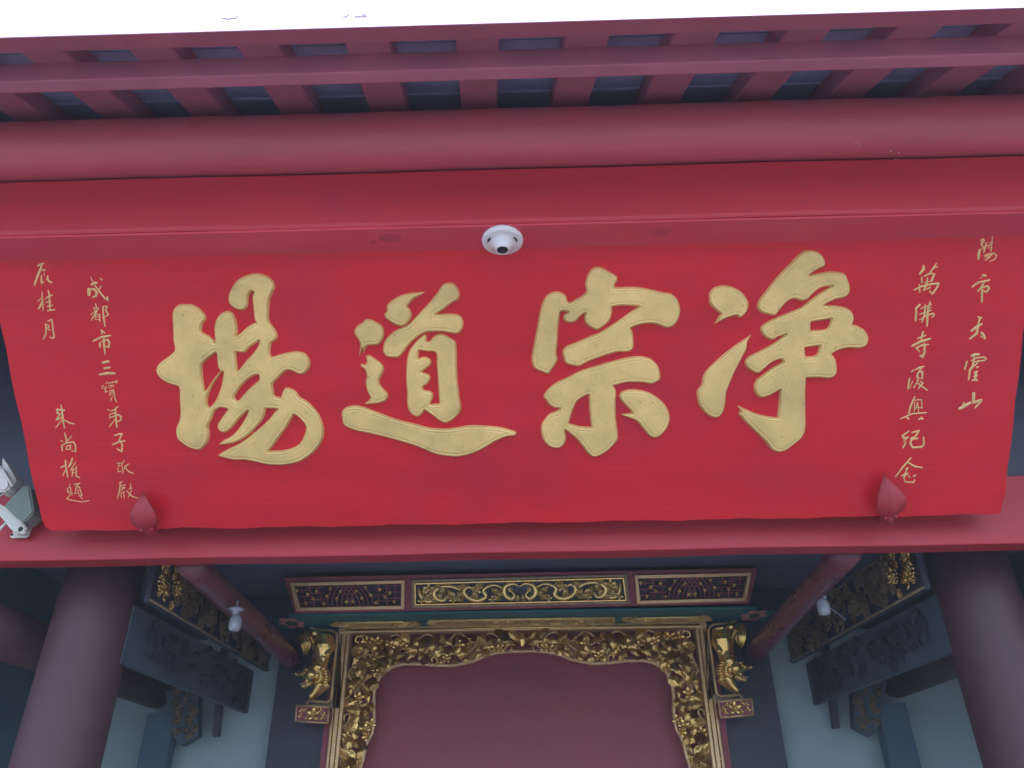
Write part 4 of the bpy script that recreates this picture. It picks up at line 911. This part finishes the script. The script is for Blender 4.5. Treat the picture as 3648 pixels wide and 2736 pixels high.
    b = bmnew(); prism(b, [mxs(p) for p in (Vector((XS - .055, 2.33, G + .43)), Vector((XS - .055, YW - .04, G + .43)), Vector((XS - .055, YW - .04, G + .598)), Vector((XS - .055, 2.33, G + .598)))], Vector((s * .02, 0, 0)))
    link('board', b, M['dusk'], sp, loc=(0, 0, 0))
    for k in range(70):
        o = put('carved_leaf', rr.choice(LEAVES + LONG), sp, mxs(Vector((XS - .05, 2.42 + 1.0 * rr.random(), G + .455 + .12 * rr.random()))), rr.uniform(0, 6.28), rr.uniform(.04, .075), (0, 0), False, XFR)
        o.material_slots[0].link = 'OBJECT'; o.material_slots[0].material = M['dusk']
    # hanging carved bracket near the back wall
    rb = thing('carved_bracket', 'worn gilded carved bracket standing below the back end of the %s tie beam' % sd_, 'bracket', mx(onX(*r4(1330, 1200), XS)), 'carved brackets by the back wall')
    bp_ = [r4(1180, 1010), r4(1420, 985), r4(1415, 1330), r4(1300, 1400), r4(1240, 1330)]
    YK = 3.40
    b = bmnew(); prism(b, [mx(onY(*p, YK)) for p in bp_], Vector((0, .05, 0))); link('bracket_core', b, M['dusk'], rb, loc=(0, 0, 0))
    for k in range(44):
        x = rr.uniform(1240, 1410); y = rr.uniform(1000, 1340)
        o = put('carved_leaf', rr.choice(LEAVES + FLW + BER), rb, mx(onY(*r4(x, y), YK - .004)), rr.uniform(0, 6), rr.uniform(.02, .035), (rr.uniform(-.4, .4), 0))
        o.material_slots[0].link = 'OBJECT'; o.material_slots[0].material = M['darkgilt']
    # dark hanging post in front of the plaster
    P0 = onY(*r4(1610, 700), YW - .06); P1 = onY(*r4(1545, 1335), YW - .06)
    seg('hanging_strut', [P0 + Vector((-.02, 0, 0)), P0 + Vector((.008, 0, 0)), P1 + Vector((.010, 0, 0)), P1 + Vector((-.016, 0, 0))], M['navy'], (0, .03, 0),
        'dark vertical strut hanging in front of the plaster on the %s' % sd_, 'strut', .002, 'hanging struts')
    # rear post below the bracket
    P0 = onY(*r4(1150, 1000), YW - .09)
    seg('rear_post', [Vector((P0.x - .03, YW - .1, .15)), Vector((P0.x + .09, YW - .1, .15)), Vector((P0.x + .09, YW - .1, G + .43)), Vector((P0.x - .03, YW - .1, G + .43))], M['sidewall'], (0, .06, 0),
        'blue grey square post in the back %s corner of the porch' % sd_, 'post', .004, 'rear corner posts')
    # outer tie beam beyond the column
    p0 = onX(*r4(0, 560), -1.62); 
    b = bmnew(); tube(b, [mx(Vector((-1.62, 2.09, p0.z - .01))), mx(Vector((-1.62, YW - .02, p0.z - .01)))], .075, 20)
    tag(link('outer_tie_beam', b, M['column'], None, True), 'plum coloured tie beam beyond the %s column, at the frame edge' % sd_, 'beam', 'outer tie beams')
    # side room wall beyond the carved beam
    seg('side_room_wall', [Vector((-2.0, 2.2, .15)), Vector((-2.0, YW, .15)), Vector((-2.0, YW, G + .92)), Vector((-2.0, 2.2, G + .92))], M['sidewall'], (-.05, 0, 0),
        'blue grey wall at the far %s side of the porch' % sd_, 'wall', 0, 'outer porch walls')
    # bulb hanging from the round tie beam
    if s < 0: hp, bp2 = (842, 2172), (838, 2222)
    else: hp, bp2 = (2927, 2110), (2934, 2165)
    YBU = 2.47
    H = onY(*hp, YBU); B2 = onY(*bp2, YBU)
    lr = thing('hanging_bulb', 'unlit white bulb in a small holder under the %s tie beam' % sd_, 'light bulb', H, 'unlit bulbs under the tie beams')
    b = bmnew(); mt = Matrix.Translation(H) @ Matrix.Rotation(math.pi, 4, 'X'); lathe(b, [(0, -.004), (.024, -.004), (.025, .001), (.012, .008), (.010, .026), (0, .026)], mt, 24); link('holder', b, M['bulb'], lr, True, loc=(0, 0, 0))
    b = bmnew(); lathe(b, [(0, -.024), (.011, -.0235), (.018, -.018), (.020, -.006), (.020, .012), (.016, .022), (.010, .028), (0, .028)], Matrix.Translation(B2 + Vector((0, 0, 0))), 24); link('glass_bulb', b, M['bulb'], lr, True, loc=(0, 0, 0))
    b = bmnew(); tube(b, [H + Vector((0, 0, .002)), H + Vector((0, 0, .03))], .004, 8); link('stem', b, M['bulb'], lr, True, loc=(0, 0, 0))
    if s > 0:
        b = bmnew(); tube(b, [B2 + Vector((.02, 0, .0)), B2 + Vector((.07, .02, -.035))], .0012, 5); link('wire', b, M['bulb'], lr, True, loc=(0, 0, 0))

# ------------------------------------------------------------------ fittings at the left end of the plaque
def r3(x, y): return (x / 3.458, 1560 + y / 3.458)
YF = YB - .012
fl = thing('floodlight', 'grey green floodlight on a cream metal bracket at the left end of the lower beam', 'floodlight', onY(*r3(200, 1000), YF))
def plate(name, pts, Y, th, m, parent, bev=.002, Y2=None):
    b = bmnew(); prism(b, [onY(*r3(*p), Y) for p in pts], Vector((0, th, 0)))
    if bev: bmesh.ops.bevel(b, geom=b.edges[:], offset=bev, segments=2, affect='EDGES')
    return link(name, b, m, parent, loc=(0, 0, 0))
plate('housing', [(40, 830), (270, 590), (310, 578), (365, 595), (415, 915), (300, 1040), (170, 960)], YF - .07, .05, M['device_grey'], fl, .004)
plate('bracket_plate', [(120, 1215), (150, 1165), (250, 1080), (350, 1000), (395, 950), (428, 965), (352, 1205), (310, 1228), (220, 1222), (150, 1234), (128, 1226)], YF - .004, .006, M['bracket'], fl, .0015)
plate('bracket_arm', [(-40, 830), (0, 850), (110, 910), (230, 1000), (320, 1110), (332, 1145), (300, 1175), (170, 1165), (120, 1110), (50, 1020), (-40, 930)], YF - .030, .018, M['bracket'], fl, .004)
b = bmnew(); tube(b, [onY(*r3(x, y), YF - .034) for x, y in ((-40, 815), (0, 835), (120, 905), (240, 1000), (325, 1130))], .0045, 8); link('arm_flange', b, M['bracket'], fl, True, loc=(0, 0, 0))
for x, y, r in ((250, 1122, .0065), (146, 1191, .0034), (317, 1187, .0028), (388, 968, .0035)):
    b = bmnew(); c0 = onY(*r3(x, y), YF - (.0315 if y < 1150 and x < 300 else .0052)); lathe(b, [(0, 0), (r, 0), (r, .003), (0, .003)], Matrix.Translation(c0) @ Matrix.Rotation(-math.pi / 2, 4, 'X'), 16); link('bolt_hole', b, M['black'], fl, True, loc=(0, 0, 0))
b = bmnew(); tube(b, [onY(*r3(x, y), YF - .02) for x, y in ((70, 1050), (10, 1110), (-40, 1170))], .004, 8); link('strut', b, M['bracket'], fl, True, loc=(0, 0, 0))
cm = thing('white_fixture_box', 'dusty white box fixture with a rounded cover above the floodlight', 'fixture', onY(*r3(60, 480), YF))
plate('cover', [(-60, 330), (15, 355), (70, 430), (125, 560), (125, 590), (70, 655), (20, 665), (-60, 640)], YF - .09, .05, M['device_white'], cm, .006)
plate('side_face', [(22, 230), (90, 320), (188, 500), (182, 560), (168, 590), (120, 520), (22, 350)], YF - .07, .045, M['device_white'], cm, .003)
b = bmnew(); tube(b, [onY(*r3(x, y), YF - .096) for x, y in ((10, 350), (60, 440), (155, 595))], .0035, 8); link('rim', b, M['device_white'], cm, True, loc=(0, 0, 0))
b = bmnew(); tube(b, [onY(*r3(x, y), YF - .03) for x, y in ((-40, 740), (30, 700), (130, 640))], .0018, 6); link('cable', b, M['device_white'], cm, True, loc=(0, 0, 0))
# ------------------------------------------------------------------ volume added to stand in for lens glare: thin even haze
b = bmnew(); box(b, -401, 401, -401, 401, -1.2, 7.0)
hm = bpy.data.materials.new('glare_veil_air'); hm.use_nodes = True; ht = hm.node_tree; ht.nodes.clear()
ho = ht.nodes.new('ShaderNodeOutputMaterial'); hv = ht.nodes.new('ShaderNodeVolumePrincipled')
hv.inputs['Color'].default_value = (0.80, 0.86, 1.0, 1); hv.inputs['Density'].default_value = 0.010
ht.links.new(hv.outputs[0], ho.inputs['Volume'])
hz = link('glare_veil', b, hm); hz['kind'] = 'stuff'
